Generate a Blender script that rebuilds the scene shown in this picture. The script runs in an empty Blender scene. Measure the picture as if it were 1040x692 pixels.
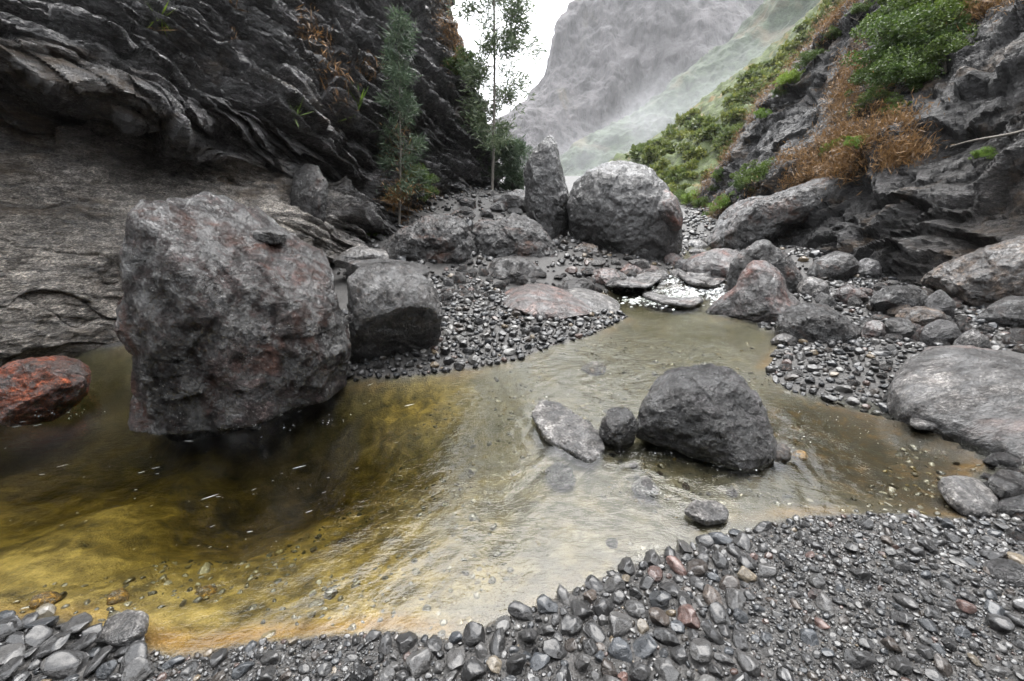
import bpy, bmesh, math, random
import numpy as np
from mathutils import Vector, Matrix
from mathutils.bvhtree import BVHTree

R = math.radians
rng = np.random.default_rng(7)
random.seed(7)
scene = bpy.context.scene
col = scene.collection

# ------------------------------------------------------------------ camera
FPX = 430.0
PITCH = math.atan((346 - 200) / FPX)
CH = 2.0
sp, cp = math.sin(PITCH), math.cos(PITCH)
cam_d = bpy.data.cameras.new('camera')
cam_d.sensor_width = 36.0
cam_d.lens = FPX / 1040 * 36
cam_d.clip_start = 0.05
cam_d.clip_end = 6000
cam = bpy.data.objects.new('camera', cam_d)
cam.location = (0, 0, CH)
cam.rotation_euler = (math.pi / 2 - PITCH, 0, 0)
col.objects.link(cam)
scene.camera = cam


def ray(px, row):
    u, v = px - 520.0, row - 346.0
    return np.array([u, FPX * cp - v * sp, -(FPX * sp + v * cp)])


def W(px, row, y):
    """world point seen at (px,row) of the photograph standing y metres ahead"""
    r = ray(px, row)
    return np.array([0, 0, CH]) + r * (y / r[1])


def sstep(a, b, x):
    t = np.clip((x - a) / (b - a), 0, 1)
    return t * t * (3 - 2 * t)


def S(y):
    """long profile of the stream: level of the water along the gorge"""
    y = np.asarray(y, float)
    return 0.26 * sstep(8.3, 10.2, y) + 0.035 * np.clip(y - 10, 0, 30) + 0.06 * np.clip(y - 40, 0, 100)


def G(px, row):
    """where the line of sight meets the stream level"""
    r = ray(px, row)
    if r[2] > -1e-3:
        return W(px, row, 60.0)
    lo, hi = 0.2, 80.0
    for _ in range(50):
        m = (lo + hi) / 2
        z = CH + r[2] * m / r[1]
        if z > S(m):
            lo = m
        else:
            hi = m
    return W(px, row, lo)


# ------------------------------------------------------------------ noise
_prm = np.random.default_rng(3).permutation(256)
PERM = np.concatenate([_prm, _prm, _prm])
_g = np.random.default_rng(5).normal(size=(256, 3))
GRAD = _g / np.linalg.norm(_g, axis=1)[:, None]


def perlin(p):
    i = np.floor(p).astype(np.int64)
    f = p - i
    u = f * f * f * (f * (f * 6 - 15) + 10)
    i &= 255
    out = np.zeros(len(p))
    for dx in (0, 1):
        wx = u[:, 0] if dx else 1 - u[:, 0]
        a = PERM[(i[:, 0] + dx) & 255]
        for dy in (0, 1):
            wy = wx * (u[:, 1] if dy else 1 - u[:, 1])
            b = PERM[a + ((i[:, 1] + dy) & 255)]
            for dz in (0, 1):
                w = wy * (u[:, 2] if dz else 1 - u[:, 2])
                h = PERM[b + ((i[:, 2] + dz) & 255)]
                g = GRAD[h]
                out += w * (g[:, 0] * (f[:, 0] - dx) + g[:, 1] * (f[:, 1] - dy) + g[:, 2] * (f[:, 2] - dz))
    return out * 1.5


def fbm(p, octv=5, gain=0.5, lac=2.03):
    o = np.zeros(len(p)); a = 1.0
    q = p.copy()
    for k in range(octv):
        o += a * perlin(q)
        q = q * lac + 17.3
        a *= gain
    return o


def ridged(p, octv=5, gain=0.5, lac=2.1):
    o = np.zeros(len(p)); a = 1.0
    q = p.copy()
    for k in range(octv):
        o += a * (1 - 2 * np.abs(perlin(q)))
        q = q * lac + 31.7
        a *= gain
    return o / 1.6


def worley(p):
    """F1, F2 and a random id of the nearest cell"""
    i = np.floor(p).astype(np.int64)
    f = p - i
    f1 = np.full(len(p), 9.0); f2 = np.full(len(p), 9.0); cid = np.zeros(len(p))
    for dx in (-1, 0, 1):
        for dy in (-1, 0, 1):
            for dz in (-1, 0, 1):
                h = PERM[PERM[PERM[(i[:, 0] + dx) & 255] + ((i[:, 1] + dy) & 255)] + ((i[:, 2] + dz) & 255)]
                off = 0.5 + 0.42 * GRAD[h]
                d = np.sqrt((dx + off[:, 0] - f[:, 0])**2 + (dy + off[:, 1] - f[:, 1])**2 + (dz + off[:, 2] - f[:, 2])**2)
                near = d < f1
                f2 = np.where(near, f1, np.minimum(f2, d))
                cid = np.where(near, h / 255.0, cid)
                f1 = np.where(near, d, f1)
    return f1, f2, cid


# ------------------------------------------------------------------ mesh helpers
def mesh_np(name, v, f, mat=None, smooth=True, parent=None, attrs=None, loc=(0, 0, 0), link=True):
    """one mesh object from numpy arrays; f is (n,3) or (n,4)"""
    me = bpy.data.meshes.new(name)
    v = np.asarray(v, np.float32); f = np.asarray(f, np.int32)
    n, k = f.shape
    me.vertices.add(len(v)); me.vertices.foreach_set('co', v.ravel())
    me.loops.add(n * k); me.loops.foreach_set('vertex_index', f.ravel())
    me.polygons.add(n)
    me.polygons.foreach_set('loop_start', np.arange(0, n * k, k, dtype=np.int32))
    me.polygons.foreach_set('use_smooth', np.full(n, smooth, bool))
    me.update(calc_edges=True)
    me.validate()
    if attrs:
        for an, arr in attrs.items():
            arr = np.asarray(arr, np.float32)
            if arr.ndim == 1:
                at = me.attributes.new(an, 'FLOAT', 'POINT'); at.data.foreach_set('value', arr)
            else:
                at = me.attributes.new(an, 'FLOAT_COLOR', 'POINT')
                c4 = np.ones((len(arr), 4), np.float32); c4[:, :3] = arr
                at.data.foreach_set('color', c4.ravel())
    if mat:
        me.materials.append(mat)
    o = bpy.data.objects.new(name, me)
    o.location = loc
    if link:
        col.objects.link(o)
    if parent:
        o.parent = parent
    return o


def tag(o, label=None, cat=None, group=None, kind=None):
    if label: o['label'] = label
    if cat: o['category'] = cat
    if group: o['group'] = group
    if kind: o['kind'] = kind
    return o


def empty(name, loc, label, cat, group=None):
    o = bpy.data.objects.new(name, None)
    o.empty_display_size = 0.1
    o.location = loc
    col.objects.link(o)
    return tag(o, label, cat, group)


_ico = {}


def ico(n):
    if n not in _ico:
        bm = bmesh.new()
        bmesh.ops.create_icosphere(bm, subdivisions=n, radius=1)
        v = np.array([x.co[:] for x in bm.verts])
        f = np.array([[q.index for q in x.verts] for x in bm.faces])
        bm.free()
        _ico[n] = (v / np.linalg.norm(v, axis=1)[:, None], f)
    return _ico[n]


def grid_faces(nu, nv):
    a = np.arange(nu * nv).reshape(nu, nv)
    return np.stack([a[:-1, :-1].ravel(), a[1:, :-1].ravel(), a[1:, 1:].ravel(), a[:-1, 1:].ravel()], 1)


def catmull(ctrl, n):
    """resample axis 0 of ctrl to n samples"""
    m = len(ctrl)
    t = np.linspace(0, m - 1, n)
    i = np.clip(np.floor(t).astype(int), 0, m - 2)
    u = (t - i).reshape((-1,) + (1,) * (ctrl.ndim - 1))
    p0 = ctrl[np.clip(i - 1, 0, m - 1)]; p1 = ctrl[i]; p2 = ctrl[i + 1]; p3 = ctrl[np.clip(i + 2, 0, m - 1)]
    return 0.5 * (2 * p1 + (p2 - p0) * u + (2 * p0 - 5 * p1 + 4 * p2 - p3) * u**2 + (3 * p1 - p0 - 3 * p2 + p3) * u**3)


def sdpoly(P, poly):
    """signed distance of 2-D points to a polygon, positive inside"""
    d = np.full(len(P), 1e9); inside = np.zeros(len(P), bool)
    n = len(poly)
    for k in range(n):
        a = poly[k]; b = poly[(k + 1) % n]
        ab = b - a
        t = np.clip(((P - a) @ ab) / max(ab @ ab, 1e-12), 0, 1)
        q = P - a - t[:, None] * ab
        d = np.minimum(d, np.einsum('ij,ij->i', q, q))
        if abs(b[1] - a[1]) > 1e-12:
            c = (a[1] > P[:, 1]) != (b[1] > P[:, 1])
            xx = a[0] + (P[:, 1] - a[1]) * ab[0] / ab[1]
            inside ^= c & (P[:, 0] < xx)
    d = np.sqrt(d)
    return np.where(inside, d, -d)


# ------------------------------------------------------------------ materials
class NT:
    def __init__(s, name):
        s.m = bpy.data.materials.new(name); s.m.use_nodes = True
        s.t = s.m.node_tree; s.t.nodes.clear()
        s.out = s.n('ShaderNodeOutputMaterial')

    def n(s, typ, **kw):
        x = s.t.nodes.new(typ)
        for k, v in kw.items(): setattr(x, k, v)
        return x

    def set(s, node, **kw):
        for k, v in kw.items():
            k = k.replace('_', ' ')
            s.put(node.inputs[k], v)
        return node

    def put(s, sock, v):
        if isinstance(v, bpy.types.NodeSocket): s.t.links.new(v, sock)
        elif isinstance(v, (tuple, list)) and sock.type == 'RGBA' and len(v) == 3: sock.default_value = (*v, 1)
        else: sock.default_value = v

    def noise(s, vec, scale, detail=6, rough=0.6, dist=0.0):
        x = s.n('ShaderNodeTexNoise')
        s.put(x.inputs['Vector'], vec)
        s.set(x, Scale=scale, Detail=detail, Roughness=rough, Distortion=dist)
        return x.outputs['Fac']

    def voro(s, vec, scale, feature='F1', out='Distance'):
        x = s.n('ShaderNodeTexVoronoi', feature=feature)
        s.put(x.inputs['Vector'], vec); s.set(x, Scale=scale)
        return x.outputs[out]

    def ramp(s, fac, stops, interp='LINEAR'):
        x = s.n('ShaderNodeValToRGB'); x.color_ramp.interpolation = interp
        s.put(x.inputs[0], fac)
        e = x.color_ramp.elements
        while len(e) < len(stops): e.new(0.5)
        for el, (p, c) in zip(e, stops):
            el.position = p
            el.color = (c, c, c, 1) if not isinstance(c, tuple) else (*c, 1)
        return x.outputs['Color']

    def mix(s, fac, a, b, mode='MIX'):
        x = s.n('ShaderNodeMix', data_type='RGBA', blend_type=mode)
        s.put(x.inputs[0], fac); s.put(x.inputs[6], a); s.put(x.inputs[7], b)
        return x.outputs[2]

    def math(s, op, a, b=0.0, clamp=False):
        x = s.n('ShaderNodeMath', operation=op, use_clamp=clamp)
        s.put(x.inputs[0], a); s.put(x.inputs[1], b)
        return x.outputs[0]

    def mapping(s, vec, scale=(1, 1, 1), rot=(0, 0, 0), loc=(0, 0, 0)):
        x = s.n('ShaderNodeMapping')
        s.put(x.inputs['Vector'], vec)
        x.inputs['Scale'].default_value = scale; x.inputs['Rotation'].default_value = rot; x.inputs['Location'].default_value = loc
        return x.outputs[0]

    def bump(s, h, strength, dist, normal=None):
        x = s.n('ShaderNodeBump'); s.put(x.inputs['Height'], h)
        s.set(x, Strength=strength, Distance=dist)
        if normal is not None: s.put(x.inputs['Normal'], normal)
        return x.outputs[0]

    def attr(s, name, out='Fac'):
        x = s.n('ShaderNodeAttribute', attribute_name=name)
        return x.outputs[out]

    def surf(s, sh):
        s.t.links.new(sh, s.out.inputs['Surface']); return s.m


def rock_mat(name, dark, mid, light, patch=None, patch_amt=0.5, patch_scale=1.2, rough=(0.22, 0.5), bump=1.0, scale=1.0,
             coat=0.35, stretch=(1, 1, 1), rot=(0, 0, 0), speck=0.5, attr_light=None, offset=0.0, soft=0.09, film=0.06, dim=0.36):
    dark, mid, light = [tuple(c * 0.5 for c in q) for q in (dark, mid, light)]
    n = NT(name)
    tc = n.n('ShaderNodeTexCoord').outputs['Object']
    v = n.mapping(tc, stretch, rot, (offset, offset * 0.7, offset * 1.3))
    wv = n.n('ShaderNodeTexNoise'); n.put(wv.inputs['Vector'], v); n.set(wv, Scale=3.0 * scale, Detail=2)
    wa = n.n('ShaderNodeVectorMath', operation='MULTIPLY_ADD'); n.put(wa.inputs[0], wv.outputs['Color']); wa.inputs[1].default_value = (0.16 / scale,) * 3; n.put(wa.inputs[2], v)
    vw = wa.outputs[0]
    big = n.noise(v, 1.3 * scale, 5, 0.66, 0.6)
    med = n.noise(v, 7.0 * scale, 7, 0.74, 0.4)
    fine = n.noise(v, 48 * scale, 4, 0.75)
    chips = n.n('ShaderNodeTexVoronoi'); n.put(chips.inputs['Vector'], vw); n.set(chips, Scale=15 * scale)
    chipv = n.n('ShaderNodeRGBToBW'); n.put(chipv.inputs[0], chips.outputs['Color'])
    base = n.ramp(big, [(0.34, dark), (0.50, mid), (0.68, light)])
    base = n.mix(0.9, base, n.ramp(med, [(0.34, (0.16, 0.155, 0.155)), (0.50, (0.85, 0.84, 0.84)), (0.64, (2.3, 2.3, 2.3))]), 'MULTIPLY')
    if attr_light:
        base = n.mix(n.attr('light'), base, n.mix(n.ramp(med, [(0.3, 0.0), (0.7, 1.0)]), attr_light[0], attr_light[1]))
    base = n.mix(0.85, base, n.ramp(fine, [(0.36, 0.22), (0.5, 0.9), (0.66, 2.6)]), 'MULTIPLY')
    base = n.mix(0.6, base, n.ramp(chipv.outputs[0], [(0.2, 0.45), (0.8, 1.7)]), 'MULTIPLY')
    if patch is not None:
        pm = n.noise(v, patch_scale, 4, 0.65, 0.8)
        pf = n.ramp(pm, [(0.62 - patch_amt * 0.3, 0.0), (0.72 - patch_amt * 0.3, 1.0)])
        base = n.mix(n.math('MULTIPLY', pf, 0.8), base, n.mix(n.ramp(med, [(0.35, 0.0), (0.65, 1.0)]), tuple(c * 0.3 for c in patch), tuple(c * 1.8 for c in patch)))
    # films of water: darker and glossier where they run
    wn = n.n('ShaderNodeTexNoise'); n.put(wn.inputs['Vector'], vw); n.set(wn, Scale=4.5 * scale, Detail=8, Roughness=0.78, Distortion=0.4)
    wet = n.ramp(wn.outputs['Fac'], [(0.5 - soft, 0.0), (0.5 + soft, 1.0)])
    wetc = n.math('MULTIPLY', wet, n.math('SUBTRACT', 1.0, n.math('MULTIPLY', n.attr('light'), 0.75))) if attr_light else wet
    base = n.mix(wetc, n.mix(1.0, base, (1.25, 1.22, 1.2), 'MULTIPLY'), n.mix(1.0, base, (dim, dim * 0.96, dim * 0.95), 'MULTIPLY'))
    # pale mineral grains and lichen flecks
    sp_ = n.voro(vw, 34 * scale)
    spn = n.noise(v, 4.1 * scale, 3, 0.65)
    sm = n.math('MULTIPLY', n.ramp(sp_, [(0.14, 1.0), (0.24, 0.0)]), n.ramp(spn, [(0.48, 0.0), (0.58, 1.0)]))
    base = n.mix(n.math('MULTIPLY', sm, speck), base, (0.42, 0.41, 0.39))
    # relief: pits, chips and grain
    pits = n.ramp(n.voro(vw, 9 * scale), [(0.0, 0.0), (0.5, 1.0)])
    h = n.math('ADD', n.math('MULTIPLY', med, 1.0), n.math('MULTIPLY', fine, 0.30))
    h = n.math('ADD', h, n.math('MULTIPLY', pits, 0.22))
    h = n.math('ADD', h, n.math('MULTIPLY', chipv.outputs[0], 0.10))
    bn = n.bump(h, 1.0, 0.20 * bump / scale)
    rg = n.ramp(n.noise(v, 2.9 * scale, 3, 0.7), [(0.3, rough[0]), (0.7, rough[1])])
    p = n.n('ShaderNodeBsdfPrincipled')
    n.set(p, Base_Color=base, Roughness=rg, Normal=bn, Coat_Weight=n.math('ADD', n.math('MULTIPLY', wet, min(0.94 - film, coat * 2.7)), film), Coat_Roughness=0.13)
    p.inputs['Coat IOR'].default_value = 1.95
    n.put(p.inputs['Coat Normal'], n.bump(h, 1.0, 0.075 * bump / scale))
    p.inputs['Specular IOR Level'].default_value = 0.3
    return n.surf(p.outputs[0])


M = {}
M['dark'] = rock_mat('wet_dark_rock', (0.016, 0.015, 0.015), (0.052, 0.048, 0.047), (0.17, 0.162, 0.16), patch=(0.10, 0.055, 0.04), patch_amt=0.35, speck=0.5)
M['hero'] = rock_mat('wet_purple_rock', (0.014, 0.011, 0.011), (0.060, 0.044, 0.042), (0.19, 0.152, 0.15), patch=(0.08, 0.04, 0.03), patch_amt=0.3, patch_scale=0.9, speck=0.6, rough=(0.2, 0.5), coat=0.4, offset=3.1, soft=0.045, dim=0.22)
M['grey'] = rock_mat('wet_grey_rock', (0.03, 0.028, 0.027), (0.09, 0.085, 0.082), (0.23, 0.217, 0.205), patch=(0.19, 0.12, 0.09), patch_amt=0.25, speck=0.35, offset=9.0, bump=0.7)
M['black'] = rock_mat('wet_black_rock', (0.014, 0.014, 0.015), (0.045, 0.044, 0.045), (0.13, 0.126, 0.13), patch=None, speck=0.3, offset=5.0, film=0.26, soft=0.08, bump=0.75, dim=0.3)
M['pale'] = rock_mat('pale_washed_rock', (0.14, 0.137, 0.134), (0.30, 0.294, 0.284), (0.52, 0.505, 0.48), patch=None, speck=0.25, offset=12.0, bump=0.5, coat=0.3)
M['red'] = rock_mat('rust_red_rock', (0.12, 0.05, 0.035), (0.42, 0.12, 0.06), (0.75, 0.20, 0.08), patch=(0.08, 0.06, 0.05), patch_amt=0.25, patch_scale=3, speck=0.35, scale=1.8, offset=2.0, bump=1.0, coat=0.5)
M['pink'] = rock_mat('rose_tinted_rock', (0.10, 0.085, 0.08), (0.20, 0.155, 0.145), (0.34, 0.25, 0.225), patch=(0.17, 0.105, 0.09), patch_amt=0.3, patch_scale=1.6, speck=0.2, offset=21, bump=0.5)
M['rusty'] = rock_mat('grey_rock_with_rust', (0.06, 0.055, 0.055), (0.13, 0.12, 0.12), (0.28, 0.25, 0.24), patch=(0.15, 0.062, 0.046), patch_amt=0.5, patch_scale=0.8, speck=0.2, offset=30, bump=0.6)
M['brown'] = rock_mat('brown_wet_rock', (0.06, 0.045, 0.035), (0.14, 0.105, 0.08), (0.26, 0.21, 0.17), patch=None, speck=0.2, offset=14, bump=0.6)
M['slab'] = rock_mat('washed_grey_slab', (0.09, 0.088, 0.086), (0.19, 0.184, 0.178), (0.34, 0.33, 0.315), patch=(0.16, 0.12, 0.11), patch_amt=0.2, patch_scale=1.1, speck=0.15, offset=40, bump=0.5, stretch=(0.6, 1.3, 1))
M['ochre'] = rock_mat('algae_coated_stone', (0.12, 0.065, 0.01), (0.30, 0.165, 0.02), (0.42, 0.25, 0.05), patch=None, speck=0.1, scale=4, offset=7, bump=0.6)

# ------------------------------------------------------------------ stream outline (traced at water level, then laid on the ground)
W_PX = [(-900, 640), (-300, 632), (0, 630), (75, 633), (135, 656), (180, 667), (270, 651), (330, 646), (400, 641), (455, 650), (490, 636),
        (545, 616), (600, 592), (650, 571), (720, 548), (760, 537), (820, 524), (900, 521), (985, 528), (1003, 505), (980, 488),
        (1010, 470), (960, 441), (900, 424), (860, 411), (800, 397), (778, 379), (790, 356), (798, 343), (770, 328), (728, 321), (735, 304), (752, 292),
        (738, 284), (716, 276), (716, 262), (738, 254), (744, 247), (702, 249), (690, 262), (680, 276), (650, 284), (620, 293),
        (594, 303), (580, 309), (612, 313), (637, 322), (600, 341), (560, 352), (530, 364), (490, 373), (450, 378), (410, 384),
        (350, 384), (340, 352), (250, 342), (120, 352), (0, 362), (-200, 372), (-500, 385), (-1200, 430)]
W_POLY = np.array([G(*p)[:2] for p in W_PX])
DEEP = np.array([G(290, 445)[:2], G(110, 425)[:2], G(-100, 440)[:2], G(390, 400)[:2]])


def bump2(P, c, r):
    d2 = ((P - np.asarray(c)[:2])**2).sum(1)
    return np.exp(-d2 / (r * r))


def terrain_z(P, detail=True):
    P = np.asarray(P, float)
    sd = sdpoly(P, W_POLY)
    s = S(P[:, 1])
    P3 = np.column_stack([P, np.zeros(len(P))])
    low = fbm(P3 * 0.9, 3)
    land = np.minimum(0.30, 0.16 * np.maximum(-sd, 0)**0.85) + 0.10 * sstep(0.2, 1.5, -sd) * low
    far = np.clip(P[:, 1] - 6, 0, 40)
    land += 0.012 * far * sstep(0, 2.0, -sd)
    land += 1.25 * bump2(P, W(485, 205, 19.0), 4.5) + 0.5 * bump2(P, W(420, 235, 14.5), 3.0)
    land -= 0.14 * bump2(P, G(1000, 430), 0.9)
    deep = np.zeros(len(P))
    for k, (c, r, a) in enumerate(zip(DEEP, (1.1, 1.3, 1.8, 0.5), (0.75, 0.5, 0.4, 0.3))):
        deep = np.maximum(deep, a * bump2(P, c, r))
    dep = (0.13 + deep) * (1 - np.exp(-np.maximum(sd, 0) / 0.35)) * (1 + 0.35 * low)
    z = s + np.where(sd > 0, -dep, land)
    if detail:
        z += 0.018 * fbm(P3 * 5.0, 4) * sstep(0.0, 0.25, np.abs(sd)) + 0.008 * fbm(P3 * 21, 3)
    return z, sd


def tz(x, y):
    return float(terrain_z(np.array([[x, y]]), False)[0][0])


def polar(a0, a1, na, r0, r1, nr):
    a = np.linspace(R(a0), R(a1), na); r = np.geomspace(r0, r1, nr)
    A, RR = np.meshgrid(a, r, indexing='ij')
    return np.column_stack([(RR * np.sin(A)).ravel(), (RR * np.cos(A)).ravel()])


# ---- ground: one sheet round the camera reaching far up the gorge
NA, NR = 860, 430
GP = polar(-180, 180, NA, 0.35, 900, NR)
gz, gsd = terrain_z(GP)
spread = sstep(25, 70, GP[:, 1])
# what lies on the bed: gold algae to the left, pale sand in the middle, brown algae in the right-hand pool
P3 = np.column_stack([GP, np.zeros(len(GP))])
n1 = fbm(P3 * 1.3, 4); n2 = fbm(P3 * 4.0 + 9, 4)
gold = np.clip(bump2(GP, G(90, 585), 1.6) * 1.2 + bump2(GP, G(300, 600), 0.55) + 0.9 * bump2(GP, G(420, 395), 0.55) + bump2(GP, G(-250, 560), 2.2)
               + 0.45 * bump2(GP, G(330, 470), 0.8) + 0.3 * n2, 0, 1)
gold *= sstep(-0.05, 0.1, gsd)
amber = np.clip(1.6 * bump2(GP, G(910, 458), 0.85) + 1.1 * bump2(GP, G(815, 430), 0.5) + 0.15 * n2, 0, 1) * sstep(-0.06, 0.05, gsd)
rim = np.clip(np.exp(-((gsd - 0.07) / 0.07)**2) * (0.1 + 0.6 * n1 + 1.0 * bump2(GP, G(230, 650), 0.9)), 0, 1)
land_m = sstep(0.02, -0.03, gsd)
sand = np.clip(1.1 * bump2(GP, G(560, 540), 0.9) + 0.8 * bump2(GP, G(430, 620), 0.5) + 0.5 * bump2(GP, G(640, 330), 2.0) + 0.4 * n2, 0, 1)

n = NT('stream_ground')
pos = n.n('ShaderNodeNewGeometry').outputs['Position']
fine = n.noise(pos, 38, 6, 0.7); med = n.noise(pos, 7, 7, 0.65, 0.5); coarse = n.noise(pos, 2.2, 6, 0.6, 0.8)
grit = n.voro(pos, 70); gcol = n.voro(pos, 70, out='Color')
gcv = n.n('ShaderNodeRGBToBW'); n.put(gcv.inputs[0], gcol)
landc = n.mix(0.7, n.ramp(med, [(0.3, (0.022, 0.021, 0.020)), (0.7, (0.055, 0.053, 0.051))]), n.ramp(gcv.outputs[0], [(0.1, (0.35, 0.35, 0.35)), (0.9, (1.9, 1.85, 1.8))]), 'MULTIPLY')
bedc = n.ramp(med, [(0.3, (0.035, 0.032, 0.025)), (0.55, (0.085, 0.077, 0.058)), (0.75, (0.15, 0.135, 0.105))])
sandc = n.ramp(med, [(0.30, (0.045, 0.041, 0.034)), (0.48, (0.085, 0.077, 0.064)), (0.66, (0.16, 0.147, 0.12))])
goldc = n.ramp(n.math('ADD', n.math('MULTIPLY', med, 0.6), n.math('MULTIPLY', coarse, 0.4)), [(0.36, (0.022, 0.016, 0.005)), (0.48, (0.14, 0.10, 0.026)), (0.62, (0.33, 0.245, 0.08))])
amberc = n.ramp(med, [(0.36, (0.006, 0.004, 0.002)), (0.55, (0.028, 0.016, 0.004)), (0.72, (0.10, 0.055, 0.013))])
c = n.mix(n.attr('sand'), bedc, sandc)
c = n.mix(n.attr('gold'), c, goldc)
c = n.mix(n.attr('amber'), c, amberc)
c = n.mix(n.attr('rim'), c, n.mix(med, (0.07, 0.035, 0.005), (0.28, 0.14, 0.018)))
c = n.mix(n.attr('land'), c, landc)
c = n.mix(0.45, c, n.ramp(fine, [(0.3, 0.5), (0.7, 1.5)]), 'MULTIPLY')
p = n.n('ShaderNodeBsdfPrincipled')
h = n.math('ADD', n.math('MULTIPLY', grit, 0.35), n.math('ADD', n.math('MULTIPLY', med, 0.5), n.math('MULTIPLY', fine, 0.3)))
n.set(p, Base_Color=c, Roughness=n.ramp(med, [(0.3, 0.4), (0.7, 0.7)]), Normal=n.bump(h, 0.8, 0.03))
M['ground'] = n.surf(p.outputs[0])
GV = np.column_stack([GP, gz])
ground = mesh_np('riverbed_ground', GV, grid_faces(NA, NR), M['ground'],
                 attrs=dict(gold=gold, amber=amber, rim=rim, land=land_m, sand=sand))
tag(ground, 'dark gravel and silt bed of the gorge under the stream', 'ground', kind='structure')

# ---- water: a closed body; ripples are modelled, finer ones are bump
NA, NR = 640, 560
WP = polar(-100, 75, NA, 0.9, 45, NR)
wsd = sdpoly(WP, W_POLY)
P3 = np.column_stack([WP, np.zeros(len(WP))])
rif = np.clip(1.0 * bump2(WP, G(600, 385), 0.75) + 1.1 * bump2(WP, G(700, 490), 0.5) + 0.8 * bump2(WP, G(820, 450), 0.6) + 0.8 * bump2(WP, G(560, 470), 0.35)
              + 0.9 * bump2(WP, G(650, 290), 2.0) + 0.35 * bump2(WP, G(430, 520), 0.7) + 0.45 * bump2(WP, G(330, 620), 0.4) + 0.5 * bump2(WP, G(700, 350), 1.2), 0, 1.2)
warp = np.column_stack([fbm(P3 * 0.8, 2), fbm(P3 * 0.8 + 50, 2), np.zeros(len(P3))]) * 0.25
Q = P3 + warp
ang = R(38)                                        # drift down towards the near left
fl = np.column_stack([Q[:, 0] * math.cos(ang) - Q[:, 1] * math.sin(ang), Q[:, 0] * math.sin(ang) + Q[:, 1] * math.cos(ang), Q[:, 2]])
rip = ridged(fl * np.array([4.2, 1.7, 1]) + 4, 2) * 0.8 + perlin(fl * np.array([9, 3.4, 1])) * 0.5 + perlin(fl * np.array([19, 8, 1]) + 8) * 0.22
calm = perlin(fl * np.array([3.2, 1.6, 1]) + 20) * 0.8 + perlin(fl * np.array([8, 4, 1]) + 3) * 0.3
# wakes spreading from the stones that part the current
wake = np.zeros(len(WP))
for (px_, row_, s_) in ((720, 470, 1.0), (580, 440, .7), (628, 440, .5), (655, 492, .45), (560, 420, .5), (230, 440, .4)):
    c_ = G(px_, row_)[:2]; d_ = np.hypot(*(WP - c_).T)
    wake += s_ * np.sin(d_ * 46 + 3 * fbm(P3 * 2.5, 2)) * np.exp(-d_ / 0.42)
wz = S(WP[:, 1]) + 0.012 * rif * rip + 0.0030 * calm + 0.0035 * wake
wz += 0.03 * np.clip(bump2(WP, G(650, 295), 1.6), 0, 1) * ridged(P3 * 4, 3)
r_ = np.hypot(WP[:, 0], WP[:, 1])
keep = (wsd > -0.45).reshape(NA, NR)
kf = keep[:-1, :-1] & keep[1:, :-1] & keep[1:, 1:] & keep[:-1, 1:]
F = grid_faces(NA, NR)[kf.ravel()]
used = np.unique(F); remap = np.full(NA * NR, -1); remap[used] = np.arange(len(used))
F = remap[F]; TV = np.column_stack([WP[used], wz[used]]); BV = TV.copy(); BV[:, 2] -= 1.6
E = np.concatenate([F[:, [0, 1]], F[:, [1, 2]], F[:, [2, 3]], F[:, [3, 0]]])
key = {}
Es = np.sort(E, 1); code = Es[:, 0].astype(np.int64) * 10**7 + Es[:, 1]
uq, inv, cnt = np.unique(code, return_inverse=True, return_counts=True)
BE = E[cnt[inv] == 1]
nb = len(TV)
side = np.stack([BE[:, 1], BE[:, 0], BE[:, 0] + nb, BE[:, 1] + nb], 1)
n = NT('stream_water')
pos = n.n('ShaderNodeNewGeometry').outputs['Position']
w1 = n.noise(n.mapping(pos, (9, 17, 1), (0, 0, 0.55)), 1.0, 3, 0.55, 0.5)
w2 = n.noise(n.mapping(pos, (40, 66, 1), (0, 0, 0.55)), 1.0, 2, 0.5, 0.3)
riffa = n.attr('riffle')
hh = n.math('ADD', n.math('MULTIPLY', w1, 0.6), n.math('MULTIPLY', w2, n.math('ADD', 0.10, n.math('MULTIPLY', riffa, 0.35))))
nm = n.bump(hh, 0.35, 0.02)
fr = n.n('ShaderNodeFresnel'); n.put(fr.inputs['IOR'], 1.38); n.put(fr.inputs['Normal'], nm)
tr = n.n('ShaderNodeBsdfTransparent'); n.put(tr.inputs[0], (0.95, 0.96, 0.93))
gl = n.n('ShaderNodeBsdfGlossy'); n.set(gl, Roughness=0.02, Normal=nm); n.put(gl.inputs[0], (1, 1, 1))
mx = n.n('ShaderNodeMixShader'); n.put(mx.inputs[0], fr.outputs[0]); n.t.links.new(tr.outputs[0], mx.inputs[1]); n.t.links.new(gl.outputs[0], mx.inputs[2])
va = n.n('ShaderNodeVolumeAbsorption'); n.put(va.inputs['Color'], (0.62, 0.60, 0.38)); n.put(va.inputs['Density'], 3.0)
n.t.links.new(va.outputs[0], n.out.inputs['Volume'])
M['water'] = n.surf(mx.outputs[0])
water = mesh_np('stream_water', np.concatenate([TV, BV]), np.concatenate([F, F[:, ::-1] + nb, side]), M['water'],
                attrs=dict(riffle=np.concatenate([rif[used]] * 2)))
tag(water, 'clear shallow mountain stream with gold algae on its bed', 'water', kind='structure')


def wz_at(x, y):
    return float(S(y))


# ------------------------------------------------------------------ cliffs
def ledge(q, eps=0.12, seed=0):
    k = np.floor(q); f = q - k
    hsh = np.abs(np.sin(k * 12.9898 + seed) * 43758.5453) % 1.0
    prof = np.where(f < eps, f / eps, 1 - (f - eps) / (1 - eps))
    return (prof - 0.5) * (0.4 + 1.1 * hsh)


BVH = {}


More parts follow.
